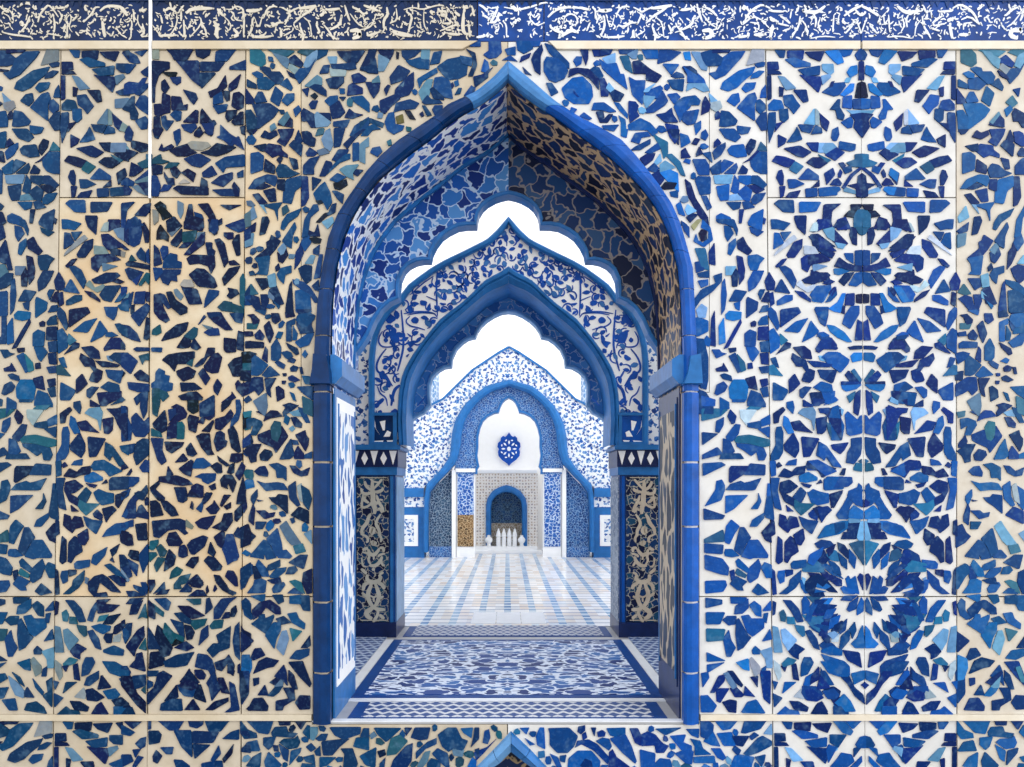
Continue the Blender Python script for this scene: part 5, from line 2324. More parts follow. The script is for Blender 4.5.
for side,x0,x1,mt in ((-1,309,332,'rim_left'),(1,683,703,'rim_right')):
    m=MB()
    a,zt=W(x0,371,D0); b,zb=W(x1,386,D0)
    if side<0: pts=[W(311,386,D0),W(333,386,D0),W(333,373,D0),W(329,355,D0),W(315,354,D0),W(313,371,D0)]
    else: pts=[W(701,386,D0),W(681,386,D0),W(684,377,D0),W(686,366,D0),W(688,356,D0),W(699,354,D0)]
    m.prism(pts,D0-.075,D0+.02,inset=.01)
    m.build('impost_block',M[mt if side<0 else 'blue'],t)
GS=[(.06,.02),(.1,-.008),(.42,-.033),(.55,-.038),(.84,-.034),(.88,.02)]
m=MB(); rim_piece(m,RO_L,RI_L,0,18.999,D0,GS,n=60); m.build('joint_grout',M['grout_left'],t)
m=MB(); rim_piece(m,RO_R,RI_R,0,18.999,D0,GS,n=60); m.build('joint_grout',M['grout_right'],t)
t=thing('lower_arch_border','tip of a second blue glazed arch border at the bottom centre','arch border',(W(511,0,D0)[0],D0,W(0,790,D0)[1]))
rim(NO_L,NI_L,[0,1,2,3],'pale_blue',t,'arch_rim',D0,[(0,0),(.1,-.03),(.45,-.055),(.6,-.04),(1,.0),(1,.1)])
rim(NO_R,NI_R,[0,1,2,3],'blue',t,'arch_rim',D0,[(0,0),(.1,-.03),(.45,-.055),(.6,-.03),(1,.0),(1,.1)])
M['recess']=m_net('dark_recess_mosaic',(176,158,128),[(14,30,70),(20,46,98),(24,34,60)],9,.06,.6)
m=MB(); m.prism([W(x,y,D0) for x,y in ((470,860),(552,860),(552,790),(511,748),(470,790))],D0+.25,D0+.3); m.build('recess_mosaic',M['recess'],t)

# ------------------------------------------------------------------ passage: reveals, barrel, floor
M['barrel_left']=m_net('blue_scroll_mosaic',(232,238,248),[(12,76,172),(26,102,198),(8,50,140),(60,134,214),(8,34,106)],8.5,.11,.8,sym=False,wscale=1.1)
M['barrel_right']=m_net('navy_scroll_mosaic',(182,154,120),[(8,28,72),(14,44,92),(8,18,44),(22,56,98),(30,46,72)],8.5,.095,.75,sym=False,wscale=1.1)  # tan grout; the right side's shade is painted into lines and cells
def barrel(name,RI,mat,flip,lab):
    pts=[W(*p,D0) for p in RI[4:]]
    pts2=pts
    for _ in range(1): pts2=chaikin(pts2,closed=False)
    L=0; rows=[]; uvs=[]; prev=None
    ys=[D0+.03+(DR-D0-.03)*k/6 for k in range(7)]
    sgn=1 if flip else -1
    for p in pts2:
        if prev: L+=math.hypot(p[0]-prev[0],p[1]-prev[1])
        prev=p
        rows.append([(p[0]-(.006 if p[0]>0 else -.006),y,p[1]-.004) for y in ys]); uvs.append([(L,y) for y in ys])
    m=MB(); m.grid(rows,uvs,flip=flip)
    return struct(m.build(name,M[mat],smooth=True),lab)
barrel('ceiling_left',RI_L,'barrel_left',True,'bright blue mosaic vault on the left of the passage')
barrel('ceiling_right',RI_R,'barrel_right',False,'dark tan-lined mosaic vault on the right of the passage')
# ribs across the vault where it meets the back screen
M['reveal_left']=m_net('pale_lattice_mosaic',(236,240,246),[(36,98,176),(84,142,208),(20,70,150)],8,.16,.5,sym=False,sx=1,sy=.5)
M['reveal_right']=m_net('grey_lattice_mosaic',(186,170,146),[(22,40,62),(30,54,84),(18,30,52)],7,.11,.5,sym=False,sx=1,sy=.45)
def reveal(name,px,side,mat,bmat,lab):
    x=(px-CX)*D0/F; e=.012*side
    zt=W(0,386,D0)[1]
    m=MB(); xs=x-e if side>0 else x-e
    # base coat
    m.box(min(x,xs),max(x,xs),D0+.06,DR,0,zt)
    o=m.build(name,M[bmat],base=(x,(D0+DR)/2,0)); struct(o,lab)
    xin=xs-(.006 if side>0 else -.006)
    m=MB(); y0,y1,z0=D0+.11,DR-.05,.20
    m.box(min(xs,xin),max(xs,xin),y0,y1,z0,zt-.06); m.build('margin',M['white' if side<0 else 'navy'],o)
    xi2=xin-(.004 if side>0 else -.004)
    m=MB(); m.box(min(xin,xi2),max(xin,xi2),y0+.045,y1-.045,z0+.09,zt-.14); m.build('lattice_mosaic',M[mat],o)
    xi3=xi2-(.004 if side>0 else -.004)
    m=MB()
    for a,b in ((y0+.018,y0+.03),(y1-.03,y1-.018)): m.box(min(xin,xi3),max(xin,xi3),a,b,z0+.05,zt-.1)
    m.build('blue_line',M['blue'],o)
    # impost moulding running along the reveal
    m=MB(); a=W(0,355,D0)[1]; b=W(0,384,D0)[1]
    xo=x-(.075 if side>0 else -.075); xm=x-(.03 if side>0 else -.03)
    pr=[(x,b),(xm,b),(xo,b+.05),(xo,a-.03),(xm,a),(x,a)]
    m.prism(pr,D0-.02,DR+.03)
    t=tag(m.build('impost_molding',M['blue']),'blue impost ledge along the %s side of the passage'%('right' if side>0 else 'left'),'molding')
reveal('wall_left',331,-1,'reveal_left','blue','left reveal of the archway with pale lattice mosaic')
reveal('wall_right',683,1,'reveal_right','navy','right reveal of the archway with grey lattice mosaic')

# scalloped screen at the back of the vault
SC1=[(0,194),(7,195.5),(13,197.5),(21,202),(26,206.5),(30,213),(31.5,219),(32,225),(42,225),(51,226.5),(60,231),(67,236),(73,244),(77,252),(78.5,260),(86,260),(93,261.5),(100,265),(105,270),(109,279),(110,288),(110,298),(119,302),(127,309),(134,320),(140,334),(147,345),(153,353),(153,388)]
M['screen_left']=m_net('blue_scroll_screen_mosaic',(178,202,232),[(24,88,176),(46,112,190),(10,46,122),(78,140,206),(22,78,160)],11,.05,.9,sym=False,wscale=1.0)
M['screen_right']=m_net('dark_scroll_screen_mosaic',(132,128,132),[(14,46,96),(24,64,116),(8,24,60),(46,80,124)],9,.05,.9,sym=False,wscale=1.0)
def band_sweep(path,k,y0,y1,side):
    n=len(path); off=[]; inn_=[]
    for i in range(n):
        a=path[max(0,i-1)]; b=path[min(n-1,i+1)]
        dx,dz=b[0]-a[0],b[1]-a[1]; d=math.hypot(dx,dz) or 1
        nx,nz=dz/d,-dx/d
        if side>0: nx,nz=-nx,-nz
        if i==0: nx,nz=0,1
        off.append((path[i][0]+nx*k,path[i][1]+nz*k)); inn_.append((path[i][0]-nx*.005,path[i][1]-nz*.005))
    m=MB()
    rows=[[(p[0],y1,p[1]),(p[0],y0+.012,p[1]),(p[0]+(o[0]-p[0])*.2,y0,p[1]+(o[1]-p[1])*.2),(p[0]+(o[0]-p[0])*.8,y0,p[1]+(o[1]-p[1])*.8),(o[0],y0+.012,o[1]),(o[0],y1,o[1])] for p,o in zip(inn_,off)]
    m.grid(rows,flip=(side<0))
    return m
def screen(t,side,mat):
    RI=RI_L if side<0 else RI_R
    out=[W(*p,D0) for p in RI[5:]]                      # world profile of the vault
    inn=[W(508.5+side*a,y,DR) for a,y in SC1]
    out=[(x+side*.02,z+.012) for x,z in out]
    poly=[(inn[-1][0]+side*.2,inn[-1][1])]+[(x,z) for x,z in out[1:]]+[(inn[0][0],out[-1][1])]+inn
    poly=[(max(x,inn[0][0]) if side>0 else min(x,inn[0][0]),z) for x,z in poly]
    m=MB(); m.prism(poly,DR+.005,DR+.12); m.build('mosaic_screen',M[mat],t)
    L=[W(508.5+side*a,y,DR) for a,y in SC1[:-1]]
    m=band_sweep(L,.026,DR-.02,DR+.125,side)
    m.build('edge_molding',M['blue'],t)
    # rib where vault and screen meet
    m=MB(); pts=[(x,z) for x,z in [W(*p,D0) for p in RI[5:]]]
    for i in range(len(pts)-1):
        (x0,z0),(x1,z1)=pts[i],pts[i+1]
        k=.03
        m.prism([(x0,z0),(x1,z1),(x1*(1-.02) ,z1-k),(x0*(1-.02),z0-k)],DR-.03,DR+.004)
    m.build('rib_molding',M['blue' if side<0 else 'navy'],t)
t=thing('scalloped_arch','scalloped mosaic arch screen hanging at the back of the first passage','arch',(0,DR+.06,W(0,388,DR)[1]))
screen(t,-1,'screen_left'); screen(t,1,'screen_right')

# ------------------------------------------------------------------ floors
def gridmat(name,bg,fg,su,sv,kind):
    s=N(name); uv=s.n('UVMap').outputs[0]; sp=s.n('SeparateXYZ'); s.l(uv,sp.inputs[0])
    U=s.math('MULTIPLY',sp.outputs[0],su); V=s.math('MULTIPLY',sp.outputs[1],sv)
    if kind=='star':
        row=s.math('FLOOR',V); U=s.math('ADD',U,s.math('MULTIPLY',row,.5))
        fu=s.math('ABSOLUTE',s.math('SUBTRACT',s.math('FRACT',U),.5)); fv=s.math('ABSOLUTE',s.math('SUBTRACT',s.math('FRACT',V),.5))
        d=s.math('ADD',s.math('POWER',fu,.75),s.math('POWER',fv,.75))
        f=s.math('LESS_THAN',d,.72)
        col=s.mix(f,lin(bg),lin(fg))
    p=geo(s); a=s.noise(p,12,3).outputs[0]
    col=s.mix(s.maprange(a,.35,.75,0,.25),col,lin((150,160,176)))
    return s.fin(col,.4,.08)
M['star']=gridmat('star_tile_floor',(204,208,216),(24,64,130),12,11,'star')
M['star_side']=gridmat('star_tile_floor_side',(180,194,216),(24,66,134),11,9,'star')
M['carpet']=m_net('arabesque_tile_floor',(206,217,236),[(8,58,132),(22,80,154),(6,42,108),(40,98,168)],8.0,.105,.95,sym=True,sx=.75,sy=1.05,rough=.4,spec=.08)
M['floor_stone']=m_glaze('grey_stone_border',(168,170,176),.12,.35,.3)
M['floor_white']=m_glaze('pale_marble_border',(222,228,238),.08,.3,.3)
M['floor_blue']=m_glaze('blue_floor_border',(12,64,134),.2,.4,.08)
def courtyard():
    s=N('courtyard_tile_floor'); uv=s.n('UVMap').outputs[0]; sp=s.n('SeparateXYZ'); s.l(uv,sp.inputs[0])
    X,Y=sp.outputs[0],sp.outputs[1]
    # long pale tiles in columns, small blue squares in the lanes between them
    U=s.math('DIVIDE',X,.31); V=s.math('DIVIDE',Y,.25)
    fu=s.math('FRACT',s.math('ADD',U,.5)); fv=s.math('FRACT',V)
    cu=s.math('FLOOR',s.math('ADD',U,.5)); cv=s.math('FLOOR',V)
    cb=s.n('CombineXYZ'); s.l(cu,cb.inputs[0]); s.l(cv,cb.inputs[1])
    wn=s.n('TexWhiteNoise',noise_dimensions='2D'); s.l(cb.outputs[0],wn.inputs['Vector'])
    r=wn.outputs['Value']
    tile=s.ramp(r,[(0,lin((240,242,246))),(.35,lin((244,244,246))),(.6,lin((236,228,220))),(.8,lin((226,212,200))),(1,lin((214,224,236)))])
    lane=s.math('LESS_THAN',s.math('ABSOLUTE',s.math('SUBTRACT',fu,.5)),.14)
    jv=s.math('GREATER_THAN',s.math('ABSOLUTE',s.math('SUBTRACT',fv,.5)),.42)
    sq=s.math('MULTIPLY',lane,s.math('LESS_THAN',s.math('FRACT',s.math('ADD',s.math('MULTIPLY',V,1.0),.35)),.62))
    col=s.mix(jv,tile,lin((112,136,166)))
    col=s.mix(lane,col,lin((206,222,237)))
    sqc=s.ramp(wn.outputs['Color'],[(0,lin((44,98,160))),(.5,lin((96,142,188))),(1,lin((168,194,218)))])
    col=s.mix(sq,col,sqc)
    a=s.noise(geo(s),3,4).outputs[0]
    col=s.mix(s.maprange(a,.4,.7,0,.3),col,lin((214,224,236)))
    return s.fin(col,.22,.4)
M['court']=courtyard()
def flat(name,x0,x1,y0,y1,mat,parent=None,h=.004,z=0.0):
    m=MB(); m.prism([(x0,0),(x1,0),(x1,1),(x0,1)],0,1)
    m=MB(); m.box(x0,x1,y0,y1,z-.0,z+h)
    return m.build(name,M[mat],parent)
m=MB(); m.box(-4.6,4.6,DR+.002,22,-.16,0); m.box(W(331,0,D0)[0],W(683,0,D0)[0],D0+.0,DR+.002,-.012,0); fl=struct(m.build('floor',M['floor_stone'],base=(0,12,-.16)),'stone floor slab running through the arches')
m=MB(); m.box(-4.5,4.5,D1+.62,21.5,0,.006); m.build('courtyard_paving',M['court'],fl)
YN1=F*H/(702-HY); YN0=D0+.03
def zone(lab,x0,x1,y0,y1,parts):
    t=thing('floor_panel',lab,'floor panel',((x0+x1)/2,(y0+y1)/2,0))
    for nm,a,b,c,d,mt,h in parts: flat(nm,a,b,c,d,mt,t,h)
def yd(py): return F*H/(py-HY)
y0,y1=yd(719.5),yd(702.5)
zone('narrow blue star tile strip across the doorsill',-1.05,1.05,y0,y1,[('blue_border',-1.05,1.05,y0,y1,'floor_blue',.005),('star_tiles',-.965,.965,y0+.04,y1-.02,'star',.008)])
y0,y1=yd(698),yd(640)
zone('large blue arabesque floor panel in the first hall',-1.134,1.134,y0,y1,[('blue_border',-1.134,1.134,y0,y1,'floor_blue',.005),('arabesque_tiles',-1.045,1.045,y0+.07,y1-.07,'carpet',.008)])
z0,z1=yd(637),yd(625.5)
zone('star tile strip between the two pillars',-1.07,1.07,z0,z1,[('blue_border',-1.07,1.07,z0,z1,'floor_blue',.005),('star_tiles',-.99,.99,z0+.05,z1-.04,'star',.008)])
for sd,nm in ((-1,'left'),(1,'right')):
    a,b=sorted((sd*1.225,sd*1.62))
    zone('star tile floor strip at the foot of the %s pillar'%nm,a,b,y0-.25,y1+.0,[('star_tiles',a,b,DR+.05,D1-.02,'star_side',.006)])
    a,b=sorted((sd*1.14,sd*1.215))
    m=MB(); m.box(a,b,y0-.05,y1,0,.007); m.build('marble_line',M['floor_white'],fl)
m=MB(); m.box(-1.5,1.5,yd(701.5),yd(699),0,.0065); m.build('marble_line',M['floor_white'],fl)
m=MB(); m.box(-1.45,1.45,D0+.0,yd(719.5),0,.0065); m.build('sill_edge',M['floor_white'],fl)
# pale paving slabs on the axis
for k in range(3):
    xa=-.41+k*.285
    tag(flat('marble_slab',xa,xa+.275,yd(625)+.03,yd(613),'floor_white',None,.010),'%s of three pale marble slabs set in the paving between the pillars'%('left','middle','right')[k]+'','paving slab','marble slabs on the axis')

# ------------------------------------------------------------------ second arch
EX=[(372,445),(372,400),(372,354),(376,332),(386,314),(400,302),(410,288),(419,281),(433,271),(447,263),(462,256),(476,249),(488,243),(498,234),(508.5,221)]
R2O=[(399,445),(397.5,419),(399,392),(403,373),(411,358),(420,345),(430,332),(440,320),(450,312),(461,304),(472,294),(483.5,282),(492,277),(500,273),(508.5,267)]
R2I=[(407,445),(406,419),(407,398),(410,380),(416,367),(423,354),(432,342),(442,331),(452,322),(463,313),(473,304),(484,295),(492,290),(500,287),(508.5,283)]
SC2=[(0,312),(7,313),(14,316),(21,320.5),(27,326),(31,332),(33,337.5),(40,339),(46,343),(52,349),(56,358),(57,367),(64,368),(71,372),(76,377),(79,386),(79,396),(78,405),(84,413),(92,417),(98,422),(103,430),(106,445)]
M['soffit_blue']=m_glaze('soffit_blue_glaze',(46,120,192),.3,.4,.2)
M['vine_blue']=M['leaf']
t=thing('pointed_arch','second arch: white spandrels with blue vines around a blue pointed rim','arch',(0,D1,W(0,445,D1)[1]))
rl=random.Random(11)
SPW=D1+.08
def spand(side):
    mm=(lambda p:p) if side<0 else (lambda p:mirror(p,508.5))
    poly=mm(EX)+mm(R2O)[::-1]
    m=MB(); m.prism([W(x,y,D1) for x,y in poly],D1,D2); m.build('spandrel',M['white'],t)
    mv=MB(); ml=MB()
    base=EX+R2O[::-1]
    placed=[]
    for (ox,oy),items in TR['vn']:
        for c,v in items:
            if c=='b':
                p=[(ox+v[i]/8.0,oy+v[i+1]/8.0) for i in range(0,len(v)-1,2)]
                if inside(cen(p),base): mv.prism([W(x,y,D1) for x,y in mm(chaikin(p,.22))],D1-.006,D1+.001,back=False); placed.append(cen(p))
            else:
                p=[(ox+v[i]/8.0,oy+v[i+1]/8.0) for i in range(0,len(v)-1,2)]
                add_ribbon(mv,mm(p),c/8.0*1.25,D1,D1-.0045,D1+.001,smooth=2)
                placed+=p
    # scrolling leaves higher up the spandrel
    n=0
    for _ in range(6000):
        x=rl.uniform(376,507); y=rl.uniform(224,440)
        if not inside((x,y),base): continue
        if any(math.hypot(x-a,y-b)<5.6 for a,b in placed): continue
        lf=leaf(x,y,rl.uniform(5,10),rl.uniform(3.4,6.4),rl.uniform(0,6.28))
        if not all(inside(p,base) for p in lf): continue
        placed.append((x,y)); n+=1
        mv.prism([W(a,b,D1) for a,b in mm(lf)],D1-.005,D1+.001,back=False,mi=1 if rl.random()<.3 else 0)
        if rl.random()<.8:
            a=rl.uniform(0,6.28); r=rl.uniform(2,4.2)
            arc=[(x+r*math.cos(a+k*.7)*(1+k*.18),y+r*math.sin(a+k*.7)*(1+k*.18)) for k in range(6)]
            arc=[p for p in arc if inside(p,base)]
            if len(arc)>2: add_ribbon(mv,mm(arc),1.6,D1,D1-.004,D1+.001)
    mv.build('vine_ornament',[M['leaf'],M['leaf_light']],t,weld=False)
    # mouldings
    def mould(path,w,out,mat,name,inward):
        m=MB(); n=len(path)
        def off(i,k):
            a=path[max(0,i-1)]; b=path[min(n-1,i+1)]; dx,dy=b[0]-a[0],b[1]-a[1]; d=math.hypot(dx,dy) or 1
            return (path[i][0]-dy/d*k*inward,path[i][1]+dx/d*k*inward)
        O=[off(i,-w/2) for i in range(n)]; I=[off(i,w/2) for i in range(n)]
        O[-1]=(508.5,O[-1][1]-w*.3); I[-1]=(508.5,I[-1][1]+w*.3)
        rim_piece(m,mm(O),mm(I),0,n-1.001,D1,[(0,.02),(0,-out*.6),(.25,-out),(.75,-out),(1,-out*.6),(1,.02)],n=len(path)*2)
        return m.build(name,M[mat],t)
    mould(EX,6.0,.06,'blue','extrados_molding',1)
    if True:
        m=MB(); rim_piece(m,mm(R2O),mm(R2I),0,len(R2O)-1.001,D1,[(0,.02),(0,-.03),(.12,-.05),(.35,-.05),(.45,-.03),(.6,-.04),(1,.0),(1,.05)],n=30); m.build('pointed_rim',M['blue'],t)
    # soffit
    pts=[W(x,y,D1) for x,y in mm(R2I)]
    for _ in range(1): pts=chaikin(pts,closed=False)
    L=0; rows=[]; uvs=[]; pv=None
    for p in pts:
        if pv: L+=math.hypot(p[0]-pv[0],p[1]-pv[1])
        pv=p; ys=[D1+.04+(D2-D1-.04)*k/4 for k in range(5)]
        rows.append([(p[0],y,p[1]) for y in ys]); uvs.append([(L,y) for y in ys])
    m=MB(); m.grid(rows,uvs,flip=(side<0)); m.build('soffit',M['soffit_blue'],t,smooth=True)
    out=[W(x,y,D1) for x,y in mm(R2I)]; inn=[W(508.5+side*a,y,D2) for a,y in SC2]
    poly=[(x+side*.03,z+.03) for x,z in out]; poly[-1]=(inn[0][0],poly[-1][1])
    m=MB(); m.prism(poly+inn,D2-.02,D2+.10); m.build('scalloped_lip',M['soffit'],t)
    m=band_sweep(inn,.03,D2-.05,D2+.105,side)
    m.build('edge_molding',M['pale_blue'],t)
M['soffit']=m_net('slate_blue_relief_tile',(160,186,216),[(52,124,200),(38,104,182),(74,142,210)],9,.03,.9,sym=False)
spand(-1); spand(1)
# side strips of wall beyond the extrados, white with blue flowers
M['strip']=m_blob('white_floral_tile',(226,231,238),[(30,82,160),(24,62,130),(60,116,184)],17,.33,.7)
for sd,nm in ((-1,'left'),(1,'right')):
    xs=sorted(W(508.5+sd*a,0,D1)[0] for a in (137,330))
    m=MB(); zt=W(0,336,D1)[1]
    a,b=xs
    poly=[(a,0),(b,0),(b,zt),(a,zt)]
    m.prism(poly,D1+.06,D2); o=struct(m.build('wall_hall_%s'%nm,M['strip']),'white floral wall beside the second arch, on the %s'%nm)
# pillars
def pillar(side):
    nm='left' if side<0 else 'right'
    X=lambda px:W(508 if False else px,0,D1)[0]
    c=507.5
    inn,outr=side*112*D1/F,side*172*D1/F
    zc=W(0,475,D1)[1]; zt=W(0,445,D1)[1]
    t=thing('pillar','%s pillar of the second arch, %s'%(nm,'navy inlay between blue and pale sides' if side<0 else 'shaded navy inlay with tan tracery'),'pillar',((inn+outr)/2,(D1+D2)/2,0))
    a,b=sorted((inn,outr))
    m=MB(); m.box(a,b,D1,D2,.10,zc); m.build('shaft',M['pillar_blue'],t)
    m=MB(); e=.012; m.box(a-e,b+e,D1-.03,D2+.02,0,W(0,622,D1)[1]); m.build('plinth',M['navy'],t)
    # side face towards the opening, pale tiles
    xi=inn-side*.008
    m=MB(); p0,p1=sorted((inn,xi)); m.box(p0,p1,D1+.04,D2,.10,zc-.02); m.build('inner_side_mosaic',M['side_l' if side<0 else 'side_r'],t)
    # inlaid front panel
    pa=side*(120.5)*D1/F; pb=side*(148.5)*D1/F; p0,p1=sorted((pa,pb)); z0=W(0,620,D1)[1]; z1=W(0,478,D1)[1]
    m=MB(); m.box(p0-.02,p1+.02,D1-.012,D1+.01,z0-.015,z1+.015); pf=m.build('inlay_panel',M['inlay'],t)
    # tracery: chain of ogives mirrored on the panel's axis
    mt=MB(); yf=D1-.018
    for (ox,oy),items in TR['pl']:
        for v in items:
            pts=[(ox+v[k]/14.2,oy+v[k+1]/14.2) for k in range(1,len(v)-1,2)]
            if side>0: pts=mirror(pts,508.2)
            pts=[(x+(-.0 if side<0 else .0),y) for x,y in pts]
            add_ribbon(mt,pts,v[0]/14.2*1.75,D1-.012,yf-rl.uniform(0,.003),D1-.011,smooth=2)
    for yy in (477.6,620.2): add_ribbon(mt,[(508.2+side*147.5,yy),(508.2+side*121.5,yy)],.9,D1-.012,yf,D1-.011,taper=False)
    mt.build('tracery',M['tracery_l' if side<0 else 'tracery_r'],pf,weld=False)
    # slender blue frames
    m=MB()
    for q0 in (114,151.5,158): 
        u0,u1=sorted((side*q0*D1/F,side*(q0+3)*D1/F)); m.box(u0,u1,D1-.02,D1+.01,.11,zc-.01)
    m.build('frame_bar',M['blue' if side<0 else 'rim_right'],t)
    # capital
    m=MB(); m.box(a-.02,b+.02,D1-.03,D2+.01,zc,W(0,467,D1)[1]); m.build('capital_band',M['blue'],t)
    m=MB(); zz0,zz1=W(0,467,D1)[1],W(0,450,D1)[1]; m.box(a-.03,b+.03,D1-.045,D2+.01,zz0,zz1); cp=m.build('capital_frieze',M['navy'],t)
    m=MB(); k0=a-.03; ncell=7; cw=(b-a+.06)/ncell
    for k in range(ncell):
        x=k0+k*cw
        if k%2==0: pts=[(x+cw*.1,zz1-.01),(x+cw*.9,zz1-.01),(x+cw*.5,zz0+.02)]
        else: pts=[(x+cw*.5,zz1-.02),(x+cw*.85,(zz0+zz1)/2),(x+cw*.5,zz0+.02),(x+cw*.15,(zz0+zz1)/2)]
        m.prism(pts,D1-.055,D1-.044)
    m.build('white_inlay',M['white'],cp)
    m=MB(); m.slab_chamfer(a-.06,b+.06,D1-.09,D2+.02,zz1,zt,.02); m.build('abacus',M['blue'],t)
    m=MB(); m.box(*sorted((side*112*D1/F,side*137*D1/F)),D1-.03,D1+.02,zt,W(0,413,D1)[1]); sb=m.build('springing_block',M['rim_left' if side<0 else 'rim_right'],t)
    m=MB()
    for v in ((580,350,670,330,660,490,630,490),(700,490,760,520,740,590,640,590),(470,660,640,650,620,690,470,700),(500,330,520,470,580,560,500,430),(690,650,800,645,770,690,710,690)):
        pp=[(344+v[k]/16,400+v[k+1]/16) for k in range(0,len(v),2)]
        if side>0: pp=mirror(pp,508.2)
        m.prism([W(x,y,D1) for x,y in pp],D1-.036,D1-.029)
    m.build('white_inlay',M['white'],sb)
    # block carrying the arch springing
    m=MB(); u0,u1=sorted((side*110*D1/F,side*138*D1/F)); z2=W(0,413,D1)[1]
    for zz in (zt,z2-.03): m.box(u0,u1,D1-.055,D1+.02,zz,zz+.03)
    for uu in (u0,u1-.04): m.box(uu,uu+.04,D1-.05,D1+.02,zt,z2)
    m.build('springing_frame',M['blue'],t)
M['pillar_blue']=m_glaze('pillar_blue_glaze',(18,70,138),.35,.3,.3)
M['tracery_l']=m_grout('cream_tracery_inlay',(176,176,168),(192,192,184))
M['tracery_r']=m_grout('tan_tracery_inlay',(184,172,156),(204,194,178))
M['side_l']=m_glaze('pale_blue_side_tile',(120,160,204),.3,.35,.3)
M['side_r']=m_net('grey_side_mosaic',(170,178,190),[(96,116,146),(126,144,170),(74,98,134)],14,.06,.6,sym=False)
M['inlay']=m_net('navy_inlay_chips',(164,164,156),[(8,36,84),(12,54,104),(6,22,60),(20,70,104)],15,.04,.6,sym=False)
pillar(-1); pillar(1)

# ------------------------------------------------------------------ far end of the court
DB=19.2
M['far_floral']=m_blob('far_white_floral_tile',(228,233,240),[(36,92,170),(70,126,190),(28,72,146),(110,150,200)],13,.34,.8)
M['far_blue']=m_glaze('far_blue_molding',(42,112,182),.2,.4,.25)
M['far_fine']=m_net('fine_blue_arabesque',(150,180,214),[(36,94,168),(52,112,182),(30,80,150)],20,.07,.6)
M['carved_l']=m_net('slate_carved_arabesque',(150,168,184),[(46,78,110),(58,92,122),(38,66,98)],17,.075,.6)
M['carved_r']=m_net('blue_carved_arabesque',(140,176,214),[(34,84,150),(48,102,166),(28,70,134)],17,.07,.6)
M['pil']=m_net('cobalt_medallion_tile',(190,208,232),[(28,84,168),(40,100,182)],13,.09,.7)
M['brown']=m_net('gilded_arabesque',(196,170,132),[(110,84,56),(132,102,70),(88,68,48)],18,.07,.6)
M['beige_lattice']=m_net('beige_lattice_tile',(236,231,225),[(180,160,146),(200,182,166),(160,150,152)],14,.25,.1,sym=True,rand=.25)
M['beige_pebble']=m_net('pale_niche_mosaic',(222,216,204),[(168,150,124),(186,170,146)],16,.10,.5)
M['niche_blue']=m_net('teal_niche_mosaic',(120,158,178),[(28,72,128),(36,88,140),(30,66,104)],18,.06,.6)
AX=509.0
E3O=[(0,380),(9,382.5),(22,386),(32,393),(43,403.5),(49,412),(54,422),(57,434),(58,446),(59,456),(66,467),(74,476),(82,484),(84.5,497),(85,510),(85,552)]
E3I=[(0,386),(9,389),(20,393),(30,401),(38,410),(44,420),(47,431),(48,443),(50,454),(54,464),(63,474),(72,483),(79,492),(80.5,504),(81,520),(81,552)]
CUS=[(0,396),(4,398),(7,401),(9.5,406),(11,411),(16,412),(22,415),(27,420),(30,427),(32,436),(32,446),(33,455),(32,462),(31,466),(33,469),(33,474)]
GAB=[(0,347),(10,352.5),(37,370.5),(66,399),(84,408),(100,412),(107,420),(110,432),(110,488)]
t=thing('ogee_arch','far ogee arch at the end of the court, white floral gable with a blue rim','arch',(W(AX,0,D3)[0],D3,0))
def X3(a,side,d=D3): return W(AX+side*a,0,d)[0]
for side in (-1,1):
    P=lambda L,d=D3:[W(AX+side*a,y,d) for a,y in L]
    poly=P(GAB)+P([(85,488)])+P([p for p in E3O if p[1]<488][::-1])
    m=MB(); m.prism(poly,D3,D3+.5); m.build('floral_gable',M['far_floral'],t)
    m=MB(); g=[(AX+side*a,y) for a,y in GAB[:8]]; add_ribbon(m,g,2.0,D3,D3-.04,D3+.01,taper=False,smooth=0); m.build('gable_edge',M['far_blue'],t)
    m=MB(); rim_piece(m,[(AX+side*a,y) for a,y in E3O],[(AX+side*a,y) for a,y in E3I],0,14.999,D3,[(0,.02),(0,-.08),(.3,-.14),(.7,-.14),(1,-.08),(1,.3)],n=40); m.build('ogee_rim',M['far_blue'],t)
    poly=P([p for p in E3I if p[1]<474])+P([(56,474)])+P(CUS[::-1])
    m=MB(); m.prism(poly,D3+.12,D3+.4); m.build('cusped_panel',M['far_fine'],t)
    m=MB(); add_ribbon(m,[(AX+side*a,y) for a,y in CUS],2.0,D3,D3+.08,D3+.41,taper=False,smooth=0); m.build('cusp_edge',M['far_blue'],t)
    # round tile disc at the end of the gable
    c=W(AX+side*93,431,D3); m=MB(); m.prism([(c[0]+.33*math.cos(k*math.pi/12),c[1]+.40*math.sin(k*math.pi/12)) for k in range(24)],D3-.03,D3+.01); m.build('roundel',M['far_fine2'] if 'far_fine2' in M else M['far_floral'],t)
